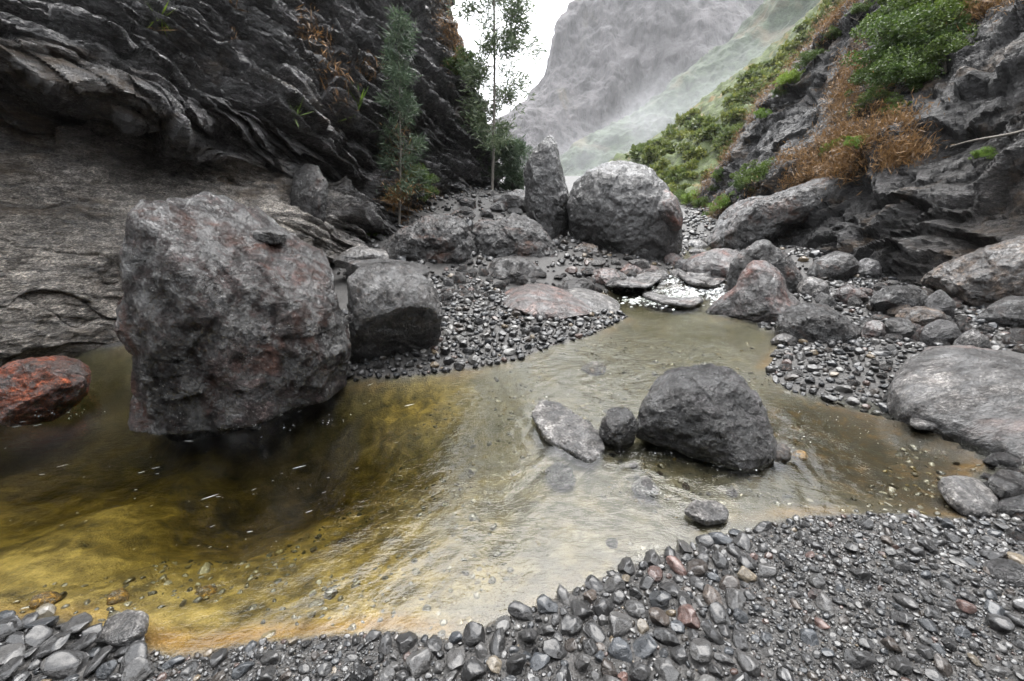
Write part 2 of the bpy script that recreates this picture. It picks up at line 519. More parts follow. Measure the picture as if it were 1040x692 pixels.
def surface_mesh(name, ctrl, nu, nv, disp, mat, attr_fn=None, smooth=True):
    """ctrl: (columns, rows, 3) world points; resampled, displaced along its normal"""
    g = catmull(np.asarray(ctrl, float), nu)
    g = np.swapaxes(catmull(np.swapaxes(g, 0, 1), nv), 0, 1)
    du = np.gradient(g, axis=0); dv = np.gradient(g, axis=1)
    nrm = np.cross(du, dv); nrm /= np.linalg.norm(nrm, axis=2, keepdims=True) + 1e-9
    for _ in range(6):                                  # soften the normals so that ledges do not cross
        nrm[1:-1] = (nrm[:-2] + nrm[1:-1] * 2 + nrm[2:]) / 4
        nrm[:, 1:-1] = (nrm[:, :-2] + nrm[:, 1:-1] * 2 + nrm[:, 2:]) / 4
    nrm /= np.linalg.norm(nrm, axis=2, keepdims=True) + 1e-9
    P = g.reshape(-1, 3); N = nrm.reshape(-1, 3)
    if ((np.array([0, 0, CH]) - P) * N).sum(1).mean() < 0:
        N = -N
    ul = np.cumsum(np.concatenate([np.zeros((1, nv)), np.linalg.norm(np.diff(g, axis=0), axis=2)]), 0).ravel()
    vl = np.cumsum(np.concatenate([np.zeros((nu, 1)), np.linalg.norm(np.diff(g, axis=1), axis=2)], 1), 1).ravel()
    uu, vv = [a.ravel() for a in np.meshgrid(np.linspace(0, 1, nu), np.linspace(0, 1, nv), indexing='ij')]
    d = disp(P, ul, vl, uu, vv)
    V = P + N * d[:, None]
    F = grid_faces(nu, nv)
    fn = np.cross(V[F[0, 1]] - V[F[0, 0]], V[F[0, 2]] - V[F[0, 0]])
    mid = F[len(F) // 2]
    fn = np.cross(V[mid[1]] - V[mid[0]], V[mid[2]] - V[mid[0]])
    if fn @ (np.array([0, 0, CH]) - V[mid[0]]) < 0:
        F = F[:, ::-1]
    o = mesh_np(name, V, F, mat, smooth=smooth, attrs=attr_fn(P, ul, vl, uu, vv, d) if attr_fn else None)
    k = 3
    sub = V.reshape(nu, nv, 3)[::k, ::k]
    BVH[name] = BVHTree.FromPolygons(sub.reshape(-1, 3).tolist(), grid_faces(*sub.shape[:2]).tolist())
    return o


def hit(px, row, *names):
    o = Vector((0, 0, CH)); d = Vector(ray(px, row)).normalized()
    best = None
    for nme in names:
        h = BVH[nme].ray_cast(o, d)
        if h[0] is not None and (best is None or h[3] < best[3]):
            best = h
    return best


def cols(spec):
    return np.array([[W(*p) for p in c] for c in spec])


# ---- left wall. each column from the foot up; the fourth and fifth points make the overhanging ledge
lw = []
#        px foot..top        rows                              depths
lw.append([(470, 215, 34), (466, 180, 34), (462, 150, 34), (458, 130, 34), (452, 105, 34), (440, 60, 34), (425, 0, 34), (400, -80, 34), (350, -260, 34)])
lw.append([(500, 214, 22), (499, 185, 21.5), (492, 150, 21.5), (486, 125, 21.5), (479, 100, 21.8), (467, 58, 22), (447, 2, 22.5), (420, -80, 23.5), (370, -260, 25)])
lw.append([(460, 222, 17.5), (456, 188, 17), (449, 155, 17.4), (445, 130, 17.2), (440, 105, 17.3), (428, 60, 17.8), (410, 0, 18.5), (385, -90, 19.5), (330, -280, 21)])
lw.append([(415, 238, 14), (410, 200, 13.6), (403, 165, 14.2), (400, 140, 14), (396, 110, 13.8), (388, 60, 14.4), (372, 0, 15.3), (350, -100, 16.5), (290, -300, 18)])
lw.append([(365, 255, 11), (355, 220, 10.6), (345, 190, 11.4), (340, 165, 11.0), (335, 130, 10.9), (325, 65, 11.8), (312, 0, 12.6), (290, -110, 13.8), (220, -330, 15.5)])
lw.append([(310, 280, 8.8), (290, 235, 8.2), (272, 185, 9.0), (262, 150, 8.7), (258, 115, 8.2), (250, 60, 9.0), (240, 0, 9.8), (210, -120, 11), (130, -360, 13)])
lw.append([(200, 325, 6.7), (185, 265, 6.6), (175, 200, 7.0), (170, 140, 7.5), (165, 108, 6.8), (158, 60, 7.1), (150, 0, 7.6), (120, -130, 8.8), (20, -400, 11)])
lw.append([(90, 352, 5.5), (80, 290, 5.5), (72, 220, 5.85), (62, 112, 6.5), (58, 78, 5.9), (52, 36, 6.1), (40, -20, 6.6), (10, -140, 7.6), (-120, -430, 9.5)])
lw.append([(-10, 366, 4.8), (-20, 300, 4.8), (-35, 220, 5.1), (-45, 85, 5.8), (-50, 45, 5.2), (-60, 0, 5.4), (-80, -60, 5.5), (-120, -170, 6.6), (-280, -480, 8.5)])
lw.append([(-200, 385, 4.3), (-220, 310, 4.2), (-240, 210, 4.4), (-250, 70, 4.9), (-260, 20, 4.4), (-280, -40, 4.6), (-320, -90, 4.8), (-400, -240, 5.6), (-620, -600, 7)])
lw.append([(-700, 470, 3.0), (-730, 350, 2.9), (-760, 200, 3.0), (-780, 60, 3.2), (-800, -20, 2.8), (-850, -110, 3.0), (-950, -220, 3.3), (-1100, -420, 3.8), (-1500, -900, 4.6)])
lw.append([(-2400, 760, 1.2), (-2450, 480, 1.2), (-2500, 200, 1.2), (-2550, -60, 1.3), (-2600, -200, 1.1), (-2700, -350, 1.2), (-2900, -500, 1.3), (-3300, -900, 1.4), (-4000, -1600, 1.6)])


def disp_left(P, ul, vl, uu, vv):
    U = np.column_stack([P[:, 0], P[:, 1], P[:, 2]])
    dirs = P @ np.array([0.45, 0.75, 0.0])              # along the gorge
    w = 0.16 * fbm(U * 0.35, 3)
    smooth = sstep(0.46, 0.34, vv) * sstep(0.36, 0.52, uu)  # the washed lower slab beside the pool
    jag = 1 - 0.96 * smooth
    q = P[:, 2] + 0.42 * dirs + w                        # beds fall away from us
    A = np.column_stack([dirs * 0.5 - P[:, 2] * 0.2, q * 1.6, P[:, 0] * 0.6])
    d = 0.42 * ledge(q / 1.35, 0.10, 1.0) * jag
    d += 0.25 * ledge(q / 0.47 + 0.22 * fbm(U * 0.9, 2), 0.10, 2.0) * jag
    d += 0.07 * ledge(q / 0.16 + 0.4 * fbm(U * 1.7, 2), 0.2, 3.0) * np.clip(jag - 0.2, 0, 1)
    d += 0.30 * fbm(U * 0.55, 3) + smooth * (0.10 * fbm(U * 1.3, 4) - 0.10 * np.clip(ridged(A * 0.8, 3) - 0.55, 0, 1))
    f1, f2, cid = worley(A * 1.4 + 0.3 * np.column_stack([w, w, w]))
    d += (0.36 * (cid - 0.5) + 0.12 * np.clip((f2 - f1) * 3, 0, 1)) * jag
    f1, f2, cid = worley(A * np.array([0.45, 0.8, 0.6]) + 0.5 * np.column_stack([fbm(U * 0.9, 3), fbm(U * 0.9 + 7, 3), fbm(U * 0.9 + 13, 3)]))
    d += smooth * (0.11 * (cid - 0.5) - 0.03 * np.clip(1 - (f2 - f1) * 14, 0, 1))
    f1, f2, cid = worley(A * np.array([2.2, 4.1, 4.1]))
    d += (0.13 * (cid - 0.5) + 0.05 * np.clip((f2 - f1) * 3, 0, 1)) * jag
    d += 0.11 * ridged(A * 1.9, 5) * (0.3 + 0.7 * jag) + 0.03 * fbm(U * 9, 4) * (0.5 + 0.5 * jag)
    return d


def attr_left(P, ul, vl, uu, vv, d):
    smooth = sstep(0.47, 0.30, vv + 0.06 * fbm(P * 0.8, 3)) * sstep(0.30, 0.48, uu)
    return dict(light=np.clip(0.85 * smooth, 0, 1))


M['cliff_left'] = rock_mat('wet_strata_rock', (0.040, 0.039, 0.041), (0.14, 0.137, 0.142), (0.38, 0.373, 0.385), patch=(0.10, 0.075, 0.05), patch_amt=0.15, patch_scale=0.6,
                           stretch=(1, 0.55, 1.7), rot=(R(24), 0, 0), attr_light=((0.10, 0.09, 0.078), (0.56, 0.52, 0.465)), rough=(0.25, 0.6), speck=0.45, scale=0.9)
lwc = cols(lw); lwc = np.concatenate([lwc[:, :1] + np.array([0, 0, -1.3]), lwc], 1)
left = surface_mesh('rock_wall', lwc, 900, 560, disp_left, M['cliff_left'], attr_left, False)
BVH['left_wall'] = BVH['rock_wall']
tag(left, 'dark wet layered cliff rising along the left bank of the pool', 'cliff', kind='structure')

# ---- right wall
base = [(694, 243, 27), (706, 241, 23), (735, 254, 17), (790, 262, 12.6), (860, 276, 10.2), (940, 304, 8.2), (1040, 336, 6.6), (1200, 385, 4.9), (1650, 470, 2.9), (2600, 700, 1.3)]
top = [(706, 222, 29), (722, 192, 27), (752, 142, 25), (800, 80, 23), (882, 0, 20.5), (985, -95, 18), (1130, -230, 15), (1400, -520, 11.5), (2100, -1000, 8), (3600, -1800, 4)]
rw = []
for b, t in zip(base, top):
    B, T = W(*b), W(*t)
    c = [B + np.array([-0.05, 0, -0.6])]
    for s_ in (0.0, 0.12, 0.28, 0.48, 0.72, 1.0):
        p_ = B + (T - B) * s_
        p_[2] += 0.10 * (T[2] - B[2]) * math.sin(s_ * math.pi * 2) * (1 if s_ < 0.6 else 0.5)
        c.append(p_)
    c.append(T + np.array([3.0, 5.0, 0.5])); c.append(T + np.array([8.0, 14.0, -3.0]))
    rw.append(c)


def disp_right(P, ul, vl, uu, vv):
    along = P @ np.array([-0.62, 0.78, 0.0])
    across = P @ np.array([0.78, 0.62, 0.0])
    w = 0.5 * fbm(P * 0.4, 3)
    q = P[:, 2] * 0.75 - 0.42 * across + 0.30 * along + w         # slabs rise to the right
    A = np.column_stack([across * 0.55 + P[:, 2] * 0.4, q * 1.7, along * 0.7])
    d = 0.50 * ledge(q / 1.1, 0.10, 5.0) + 0.20 * ledge(q / 0.42 + 0.5 * fbm(P * 0.9, 2), 0.16, 6.0)
    d += 0.06 * ledge(q / 0.15 + 0.8 * fbm(P * 1.7, 2), 0.2, 7.0)
    d += 0.42 * fbm(P * 0.5, 3)
    f1, f2, cid = worley(A * 1.1 + w[:, None])
    d += 0.26 * (cid - 0.5) + 0.05 * np.clip((f2 - f1) * 3, 0, 1)
    f1, f2, cid = worley(A * np.array([1.8, 3.9, 3.0]))
    d += 0.10 * (cid - 0.5) + 0.02 * np.clip((f2 - f1) * 3, 0, 1)
    d += 0.10 * ridged(A * 1.8, 5) + 0.03 * fbm(P * 9, 4)
    return d


def attr_right(P, ul, vl, uu, vv, d):
    lo = sstep(0.33, 0.16, vv + 0.06 * fbm(P * 0.9, 3)) * sstep(0.45, 0.7, uu)
    return dict(light=np.clip(0.6 * lo, 0, 1))


M['cliff_right'] = rock_mat('wet_slab_rock', (0.007, 0.007, 0.008), (0.025, 0.0245, 0.026), (0.105, 0.103, 0.107), patch=(0.10, 0.07, 0.045), patch_amt=0.22, patch_scale=0.7,
                            stretch=(0.6, 1, 1.7), rot=(0, R(28), 0), attr_light=((0.07, 0.062, 0.055), (0.24, 0.22, 0.2)), rough=(0.35, 0.65), speck=0.35, scale=0.9, offset=4, coat=0.12)
right = surface_mesh('rock_wall', np.array(rw), 860, 420, disp_right, M['cliff_right'], attr_right, False)
BVH['right_wall'] = BVH['rock_wall']
tag(right, 'dark slabby cliff leaning back above the right bank', 'cliff', kind='structure')

# ---- unseen gorge wall added behind the camera to block low sky light
bw = []
for az in np.linspace(84, 272, 12):
    a_ = R(az); d_ = np.array([math.sin(a_), math.cos(a_), 0.0]); c_ = np.array([-1.5, -1.0, 0])
    r0_ = 10.5 + 1.2 * math.sin(az * 0.11)
    bw.append([c_ + d_ * (r0_ + dr) + np.array([0, 0, zz]) for dr, zz in ((-.6, -1), (0, .6), (.5, 3), (.6, 6.5), (1.4, 10.5), (2.4, 15), (4.5, 20))])


def disp_back(P, ul, vl, uu, vv):
    q = P[:, 2] + 0.3 * ul + 0.5 * fbm(P * 0.35, 3)
    return 0.45 * ledge(q / 1.4, 0.1, 1.0) + 0.2 * ledge(q / 0.5, 0.16, 2.0) + 0.5 * fbm(P * 0.5, 4) + 0.12 * ridged(P * 1.8, 4)


tmp_ = BVH['rock_wall']
behind = surface_mesh('rock_wall', np.array(bw), 260, 140, disp_back, M['cliff_left'], lambda P, ul, vl, uu, vv, d: dict(light=np.zeros(len(P))))
tag(behind, 'unseen cliff added behind the gravel bank to block low sky light', 'cliff', kind='structure')
BVH['rock_wall'] = tmp_

# ---- far country: hillsides and the mountain behind the mist
def hill_mat(name, green, dry, rock, gscale, rock_amt, stretch=(1, 1, 1), bumpd=1.0):
    n = NT(name)
    pos = n.mapping(n.n('ShaderNodeNewGeometry').outputs['Position'], stretch)
    a = n.noise(pos, gscale, 8, 0.65, 0.5); b = n.noise(pos, gscale * 6, 6, 0.7); c_ = n.noise(pos, gscale * 0.35, 5, 0.6)
    g = n.mix(n.ramp(b, [(0.35, 0.0), (0.65, 1.0)]), tuple(x * 0.45 for x in green), tuple(x * 1.5 for x in green))
    g = n.mix(n.ramp(a, [(0.56, 0.0), (0.66, 1.0)]), g, n.mix(b, tuple(x * 0.6 for x in dry), tuple(x * 1.4 for x in dry)))
    r = n.mix(n.ramp(b, [(0.3, 0.0), (0.7, 1.0)]), tuple(x * 0.4 for x in rock), tuple(x * 1.7 for x in rock))
    m = n.math('ADD', n.math('MULTIPLY', c_, 0.5), n.math('MULTIPLY', a, 0.5))
    cc = n.mix(n.ramp(m, [(rock_amt - 0.04, 1.0), (rock_amt + 0.04, 0.0)]), g, r)
    p = n.n('ShaderNodeBsdfPrincipled'); n.set(p, Base_Color=cc, Roughness=0.85, Normal=n.bump(b, 0.9, bumpd))
    return n.surf(p.outputs[0])


M['hill'] = hill_mat('green_hillside', (0.050, 0.066, 0.020), (0.16, 0.10, 0.04), (0.07, 0.065, 0.06), 0.16, 0.36, bumpd=0.6)
M['hill_far'] = hill_mat('far_green_slope', (0.032, 0.045, 0.024), (0.09, 0.075, 0.045), (0.06, 0.057, 0.055), 0.035, 0.40, bumpd=2.5)
M['mount'] = hill_mat('mountain_rock', (0.040, 0.050, 0.028), (0.10, 0.08, 0.06), (0.070, 0.065, 0.067), 0.020, 0.60, (1, 1, 0.35), bumpd=6)


def fan(bases, tops, mids=5, bulge=0.06, back=(10, 30, -8)):
    out = []
    for b, t in zip(bases, tops):
        B, T = W(*b), W(*t)
        c = [B + np.array([0, -2, -4.0])]
        for s_ in np.linspace(0, 1, mids):
            p_ = B + (T - B) * s_
            p_[2] += bulge * (T[2] - B[2]) * math.sin(s_ * math.pi)
            c.append(p_)
        c.append(T + np.array(back) * 0.4); c.append(T + np.array(back))
        out.append(c)
    return np.array(out)


hillc = fan([(470, 226, 44), (560, 228, 40), (640, 230, 37), (700, 232, 34), (760, 234, 33), (850, 240, 33), (1000, 245, 33)],
            [(480, 205, 90), (580, 196, 98), (640, 160, 98), (730, 97, 92), (800, 46, 86), (858, -8, 80), (960, -110, 72)])


def disp_hill(P, ul, vl, uu, vv):
    return 2.2 * fbm(P * 0.06, 4) + 0.9 * ridged(P * 0.22, 4) + 0.35 * fbm(P * 0.9, 3)


hill = surface_mesh('hillside', hillc, 260, 200, disp_hill, M['hill'])
tag(hill, 'steep green hillside of shrubs beyond the boulders', 'hillside', kind='structure')

slopec = fan([(520, 236, 190), (590, 238, 185), (650, 240, 180), (720, 240, 170), (800, 240, 160), (920, 240, 150), (1100, 240, 140)],
             [(545, 212, 235), (592, 160, 240), (655, 118, 245), (700, 78, 250), (762, 26, 250), (850, -60, 245), (1000, -190, 235)], back=(30, 90, -20))


def disp_slope(P, ul, vl, uu, vv):
    return 6 * fbm(P * 0.02, 4) + 3.5 * ridged(P * 0.06, 4) + 1.2 * fbm(P * 0.25, 3)


slope = surface_mesh('valley_slope', slopec, 240, 200, disp_slope, M['hill_far'])
tag(slope, 'paler green valley slope half lost in the mist', 'hillside', kind='structure')

mountc = fan([(430, 236, 300), (500, 236, 300), (560, 236, 310), (640, 236, 320), (740, 236, 330), (860, 236, 340), (1100, 236, 340)],
             [(462, 190, 400), (530, 108, 410), (566, 40, 415), (606, -14, 420), (690, -60, 430), (820, -75, 440), (1150, -75, 440)], mids=7, bulge=0.10, back=(40, 120, -60))


def disp_mount(P, ul, vl, uu, vv):
    Q = P * np.array([1, 1, 0.32])
    q = P[:, 2] + 0.35 * P[:, 0]
    return (16 * fbm(P * 0.008, 4) + 9 * ridged(Q * np.array([1, 1, .6]) * 0.018, 5, 0.42) + 1.6 * fbm(Q * 0.09 + 3, 4) + 1.8 * ledge(q / 31.0 + fbm(P * 0.015, 2), 0.25, 4.0) + 0.8 * fbm(P * 0.2, 3)) * (0.25 + 0.75 * sstep(1.0, 0.72, vv))


mount = surface_mesh('mountain', mountc, 460, 420, disp_mount, M['mount'])
tag(mount, 'sheer grey mountain face fading into haze', 'mountain', kind='structure')


# ------------------------------------------------------------------ boulders
def polar_outline(pts2, samples=720):
    """pts2 (n,2) outline round the origin -> radius at equal angles, softly rounded"""
    c = pts2
    n_ = len(c)
    t = np.linspace(0, n_, 24 * n_, endpoint=False)
    i = np.floor(t).astype(int); u = (t - i)[:, None]
    p0, p1, p2, p3 = c[(i - 1) % n_], c[i % n_], c[(i + 1) % n_], c[(i + 2) % n_]
    d = 0.5 * (2 * p1 + (p2 - p0) * u + (2 * p0 - 5 * p1 + 4 * p2 - p3) * u**2 + (3 * p1 - p0 - 3 * p2 + p3) * u**3)
    d = 0.55 * d + 0.45 * (p1 + (p2 - p1) * u)
    th = np.arctan2(d[:, 1], d[:, 0]); r = np.hypot(d[:, 0], d[:, 1])
    o = np.argsort(th); th, r = th[o], r[o]
    return np.interp(np.linspace(-np.pi, np.pi, samples), np.concatenate([th - 2 * np.pi, th, th + 2 * np.pi]), np.tile(r, 3))


def ground_hit(px, row):
    """first point of the ground along the line of sight"""
    r = ray(px, row)
    if r[2] > -1: return None
    ys = np.geomspace(0.9, 45, 500)
    P = np.array([0, 0, CH]) + r[None, :] * (ys / r[1])[:, None]
    z, sd = terrain_z(P[:, :2], False)
    k = np.argmax(P[:, 2] < z)
    if P[k, 2] >= z[k]: return None
    return np.array([P[k, 0], P[k, 1], z[k]]), sd[k]


def project(P):
    P = np.atleast_2d(P) - np.array([0, 0, CH])
    dep = P[:, 1] * cp - P[:, 2] * sp
    return 520 + FPX * P[:, 0] / dep, 346 - FPX * (P[:, 1] * sp + P[:, 2] * cp) / dep, dep


def boulder(name, outline, y, thick, label, mat, sub=6, seed=0, facets=5, rough=1.0, exp=2.5, cat='boulder', cuts=(), grp=None, back=None, strat=0.0, undercut=None):
    """outline: silhouette in the photograph at distance y; thick: half depth towards us as a share of the width"""
    if y is None:
        o_ = np.array(outline); h_ = ground_hit(o_[:, 0].mean(), o_[:, 1].mean() * 0.5 + o_[:, 1].max() * 0.5)
        y = h_[0][1]
    pts = np.array([W(px, r_, y) for px, r_ in outline])
    cen = pts.mean(0)
    ax = np.array([cen[0], cen[1], 0]); ax /= np.linalg.norm(ax)          # away from us
    rt = np.array([ax[1], -ax[0], 0])
    up = np.array([0, 0, 1.0])
    p2 = []
    for px, r_ in outline:                                              # onto the upright plane through the middle
        d = ray(px, r_); o = np.array([0, 0, CH])
        p2.append(o + d * (((cen - o) @ ax) / (d @ ax)))
    pts = np.array(p2); cen = pts.mean(0)
    p2 = np.column_stack([(pts - cen) @ rt, (pts - cen) @ up])
    Rt = polar_outline(p2)
    wdt = np.ptp(p2[:, 0]); hgt = np.ptp(p2[:, 1]); size = math.sqrt(wdt * hgt)
    D = thick * wdt
    v, f = ico(sub)
    a, b, c = v[:, 0], v[:, 1], v[:, 2]
    rho = np.hypot(a, b)
    k = (rho**exp + np.abs(c)**exp)**(-1 / exp)
    th = np.arctan2(b, a)
    rr = np.interp(th, np.linspace(-np.pi, np.pi, len(Rt)), Rt)
    Dc = np.where(c > 0, (back or thick) * wdt, D)
    L = np.column_stack([rr * k * a, rr * k * b, Dc * k * c])             # right, up, away
    rs = np.random.default_rng(seed + 100)
    for j in range(facets):                                             # broken faces, mostly on the side we see
        m = rs.normal(size=3) * np.array([0.75, 0.75, 1]); m[2] = -abs(m[2]) - 0.15 if j % 3 else m[2]
        m /= np.linalg.norm(m)
        dd = L @ m
        hh_ = np.quantile(dd, 0.86 + 0.1 * rs.random())
        over = np.maximum(dd - hh_, 0)
        L -= np.outer(over * 0.82, m)
    for (m, q_, s_) in cuts:
        m = np.array(m, float); m /= np.linalg.norm(m)
        dd = L @ m; over = np.maximum(dd - np.quantile(dd, q_), 0)
        L -= np.outer(over * s_, m)
    rad = L / (np.linalg.norm(L, axis=1)[:, None] + 1e-9)
    X = L / size + seed * 3.71
    d = 0.05 * fbm(X * 1.8, 3) + 0.030 * ridged(X * 4.2, 4)
    if sub >= 5:
        f1, f2, cid = worley(X * 5.0 + 0.3 * fbm(X * 3, 2)[:, None])
        d += 0.022 * (cid - 0.5) + 0.012 * np.clip((f2 - f1) * 3, 0, 1)
        d += 0.010 * fbm(X * 16, 4)
    if sub >= 7:
        f1, f2, cid = worley(X * 14 + 0.4 * fbm(X * 6, 2)[:, None])
        d += 0.008 * (cid - 0.5) + 0.006 * np.clip(f1, 0, 0.6)
        d += 0.006 * ridged(X * 30, 3)
    if strat:
        d += strat * ledge((X[:, 1] + 0.4 * X[:, 0] + 0.2 * fbm(X * 2, 2)) * 7, 0.2, seed)
    L = L + rad * (d * rough * size)[:, None]
    oa = np.array(outline); tx0, tx1, ty0, ty1 = oa[:, 0].min(), oa[:, 0].max(), oa[:, 1].min(), oa[:, 1].max()
    for it in range(4):                                                 # settle the size against what is nearer or farther than the middle
        PW = cen + np.outer(L[:, 0], rt) + np.outer(L[:, 1], up) + np.outer(L[:, 2], ax)
        qx, qy, qd = project(PW)
        x0, x1, y0, y1 = qx.min(), qx.max(), qy.min(), qy.max()
        sx = (tx1 - tx0) / (x1 - x0); sy = (ty1 - ty0) / (y1 - y0)
        L[:, 0] *= sx; L[:, 1] *= 0.5 + 0.5 * sy
        dm = (cen @ np.array([0, 1, 0])) * cp - (cen[2] - CH) * sp
        PW = cen + np.outer(L[:, 0], rt) + np.outer(L[:, 1], up) + np.outer(L[:, 2], ax)
        qx, qy, qd = project(PW)
        cen = cen + rt * ((tx0 + tx1 - qx.min() - qx.max()) / 2 * dm / FPX) - up * ((ty0 - qy.min()) * dm / FPX * 0.9)
    PW = cen + np.outer(L[:, 0], rt) + np.outer(L[:, 1], up) + np.outer(L[:, 2], ax)
    if undercut is not None:                                            # worn back below the water line
        dz = np.maximum(undercut - PW[:, 2], 0)
        sh_ = np.minimum(dz * 2.2, 0.55)[:, None]
        PW = PW + ax * sh_ * 1.0 - rt * (np.sign(L[:, 0])[:, None] * sh_ * 0.35 * np.minimum(np.abs(L[:, 0:1]) / (0.3 * wdt), 1))
    low = PW[:, 2].min()
    org = np.array([cen[0], cen[1], low])
    o = mesh_np(name, PW - org, f, mat, loc=org)
    return tag(o, label, cat, grp)


def slab(name, outline, up_, label, mat, z0=0.03, normal=(0, 0, 1), sub=6, seed=0, facets=2, rough=0.8, cat='rock', down=None, at=None, exp=3.0):
    """a rock lying flat: its outline is laid on a plane through the ground and given a thickness"""
    oa = np.array(outline, float)
    cpx = at or (oa[:, 0].mean(), oa[:, 1].mean())
    p0 = G(*cpx) + np.array([0, 0, z0])
    nn = np.array(normal, float); nn /= np.linalg.norm(nn)
    o = np.array([0, 0, CH]); pts = []
    for q in outline:
        d = ray(*q); pts.append(o + d * (((p0 - o) @ nn) / (d @ nn)))
    pts = np.array(pts); cen = pts.mean(0)
    e1 = np.cross(nn, [0, 1, 0]) * -1.0; e1 /= np.linalg.norm(e1)
    if e1[0] < 0: e1 = -e1
    e2 = np.cross(nn, e1)
    p2 = np.column_stack([(pts - cen) @ e1, (pts - cen) @ e2])
    Rt = polar_outline(p2)
    size = math.sqrt(np.ptp(p2[:, 0]) * np.ptp(p2[:, 1]))
    v, f = ico(sub)
    a, b, c = v[:, 0], v[:, 1], v[:, 2]
    rho = np.hypot(a, b); k = (rho**exp + np.abs(c)**exp)**(-1 / exp)
    rr = np.interp(np.arctan2(b, a), np.linspace(-np.pi, np.pi, len(Rt)), Rt)
    L = np.column_stack([rr * k * a, rr * k * b, np.where(c > 0, up_, down or up_ * 1.5) * k * c])
    X = L / size + seed * 3.71
    d = 0.07 * fbm(X * 1.8, 3) + 0.03 * ridged(X * 4.2, 4) + 0.012 * fbm(X * 14, 4)
    L[:, 2] += d * rough * size * 0.8
    rad = L / (np.linalg.norm(L, axis=1)[:, None] + 1e-9)
    L[:, :2] += rad[:, :2] * (d * rough * size)[:, None]
    PW = cen + np.outer(L[:, 0], e1) + np.outer(L[:, 1], e2) + np.outer(L[:, 2], nn)
    org = np.array([cen[0], cen[1], PW[:, 2].min()])
    return tag(mesh_np(name, PW - org, f, mat, loc=org), label, cat)


def rot_outline(w, h, cx, cy, kind=0):
    base_ = [[(-1, .3), (-.8, -.2), (-.4, -.75), (.1, -1), (.55, -.8), (.9, -.25), (1, .4), (.7, .9), (0, 1), (-.7, .9)],
             [(-1, .5), (-.95, -.1), (-.55, -.6), (-.05, -.8), (.4, -1), (.8, -.6), (.98, 0), (.95, .6), (.3, 1), (-.6, .95)],
             [(-1, .1), (-.6, -.8), (0, -1), (.5, -.95), (.95, -.5), (1, .3), (.6, .95), (-.1, 1), (-.75, .8)]][kind % 3]
    return [(cx + a * w, cy + b * h) for a, b in base_]


B = boulder
big = B('boulder', [(122, 268), (124, 240), (139, 217), (165, 202), (195, 194), (225, 203), (258, 222), (290, 240), (322, 254), (346, 268), (353, 290), (349, 312), (355, 345), (358, 400), (366, 480), (356, 560), (290, 575), (200, 572), (130, 550), (116, 470), (120, 400), (122, 350), (127, 310), (121, 282)],
        4.15, 0.30, 'huge purple-grey wet boulder standing in the pool, tallest on the near left', M['hero'], sub=8, seed=1, facets=0, exp=3.0, rough=0.75, cuts=[((0.42, 0.62, -0.62), 0.80, 0.55), ((-0.55, 0.1, -0.8), 0.88, 0.5)], back=0.45, undercut=-0.02)
_co = np.empty(len(big.data.vertices) * 3, np.float32); big.data.vertices.foreach_get('co', _co)
BVH['big'] = BVHTree.FromPolygons((_co.reshape(-1, 3) + np.array(big.location)).tolist(), ico(8)[1].tolist())
B('boulder', [(352, 305), (352, 282), (366, 270), (395, 268), (430, 276), (446, 288), (450, 310), (449, 338), (441, 360), (424, 378), (400, 392), (375, 398), (357, 392), (354, 350)],
  5.15, 0.42, 'grey boulder with undercut black front beside the huge purple boulder', M['grey'], sub=7, seed=2, facets=0, rough=0.75, cuts=[((0.1, -0.62, -0.75), 0.58, 0.85), ((0.05, 1, -0.15), 0.88, 0.45)], exp=2.3)
B('boulder', [(350, 283), (352, 270), (362, 264), (395, 263), (425, 268), (437, 274), (433, 288), (410, 296), (370, 296)],
  5.6, 0.5, 'flat grey slab lying across the top of the undercut boulder', M['grey'], sub=6, seed=22, facets=2, rough=0.8)
B('boulder', [(-24, 402), (-14, 384), (4, 371), (24, 363), (50, 361), (76, 365), (91, 374), (93, 388), (86, 406), (60, 424), (20, 432), (-20, 428)],
  3.95, 0.42, 'orange-red wet rock low in the pool at the foot of the left cliff', M['red'], sub=7, seed=3, facets=5, rough=0.9)
B('boulder', [(645, 436), (651, 410), (660, 390), (680, 375), (705, 369), (735, 374), (760, 385), (778, 405), (787, 430), (789, 462), (772, 480), (735, 482), (690, 475), (655, 458)],
  3.3, 0.42, 'rounded dark grey boulder parting the stream in the middle', M['black'], sub=7, seed=4, facets=4, rough=0.8, exp=2.6, undercut=-0.03)
B('rock', [(608, 434), (616, 418), (632, 413), (643, 420), (647, 436), (642, 452), (625, 456), (611, 450)],
  3.25, 0.5, 'small grey rock tucked against the left of the rounded mid-stream boulder', M['grey'], sub=6, seed=5, cat='rock')
B('boulder', [(386, 262), (390, 245), (408, 228), (435, 220), (456, 217), (473, 222), (483, 240), (488, 264), (482, 286), (462, 292), (438, 286), (414, 276), (396, 270)],
  10.6, 0.42, 'lumpy dark grey boulder left of the central heap, behind the undercut one', M['dark'], sub=7, seed=7, facets=5, rough=1.2)
B('boulder', [(477, 240), (485, 223), (508, 224), (525, 216), (546, 226), (562, 245), (569, 264), (560, 282), (530, 282), (500, 278), (482, 268)],
  11.0, 0.42, 'broad grey boulder in front of the dark upright monolith', M['dark'], sub=7, seed=8, facets=4, rough=1.0)
B('boulder', [(489, 284), (500, 266), (515, 260), (535, 261), (548, 272), (553, 288), (540, 298), (505, 298)],
  9.4, 0.5, 'small rounded rock at the foot of the broad grey boulder', M['grey'], sub=6, seed=9)
B('boulder', [(531, 178), (536, 160), (545, 148), (557, 137), (564, 148), (569, 168), (576, 192), (580, 222), (580, 272), (560, 276), (541, 244), (533, 212)],
  13.2, 0.42, 'tall pointed dark monolith standing upright among the boulders', M['black'], sub=7, seed=10, facets=6, rough=0.8, exp=2.8)
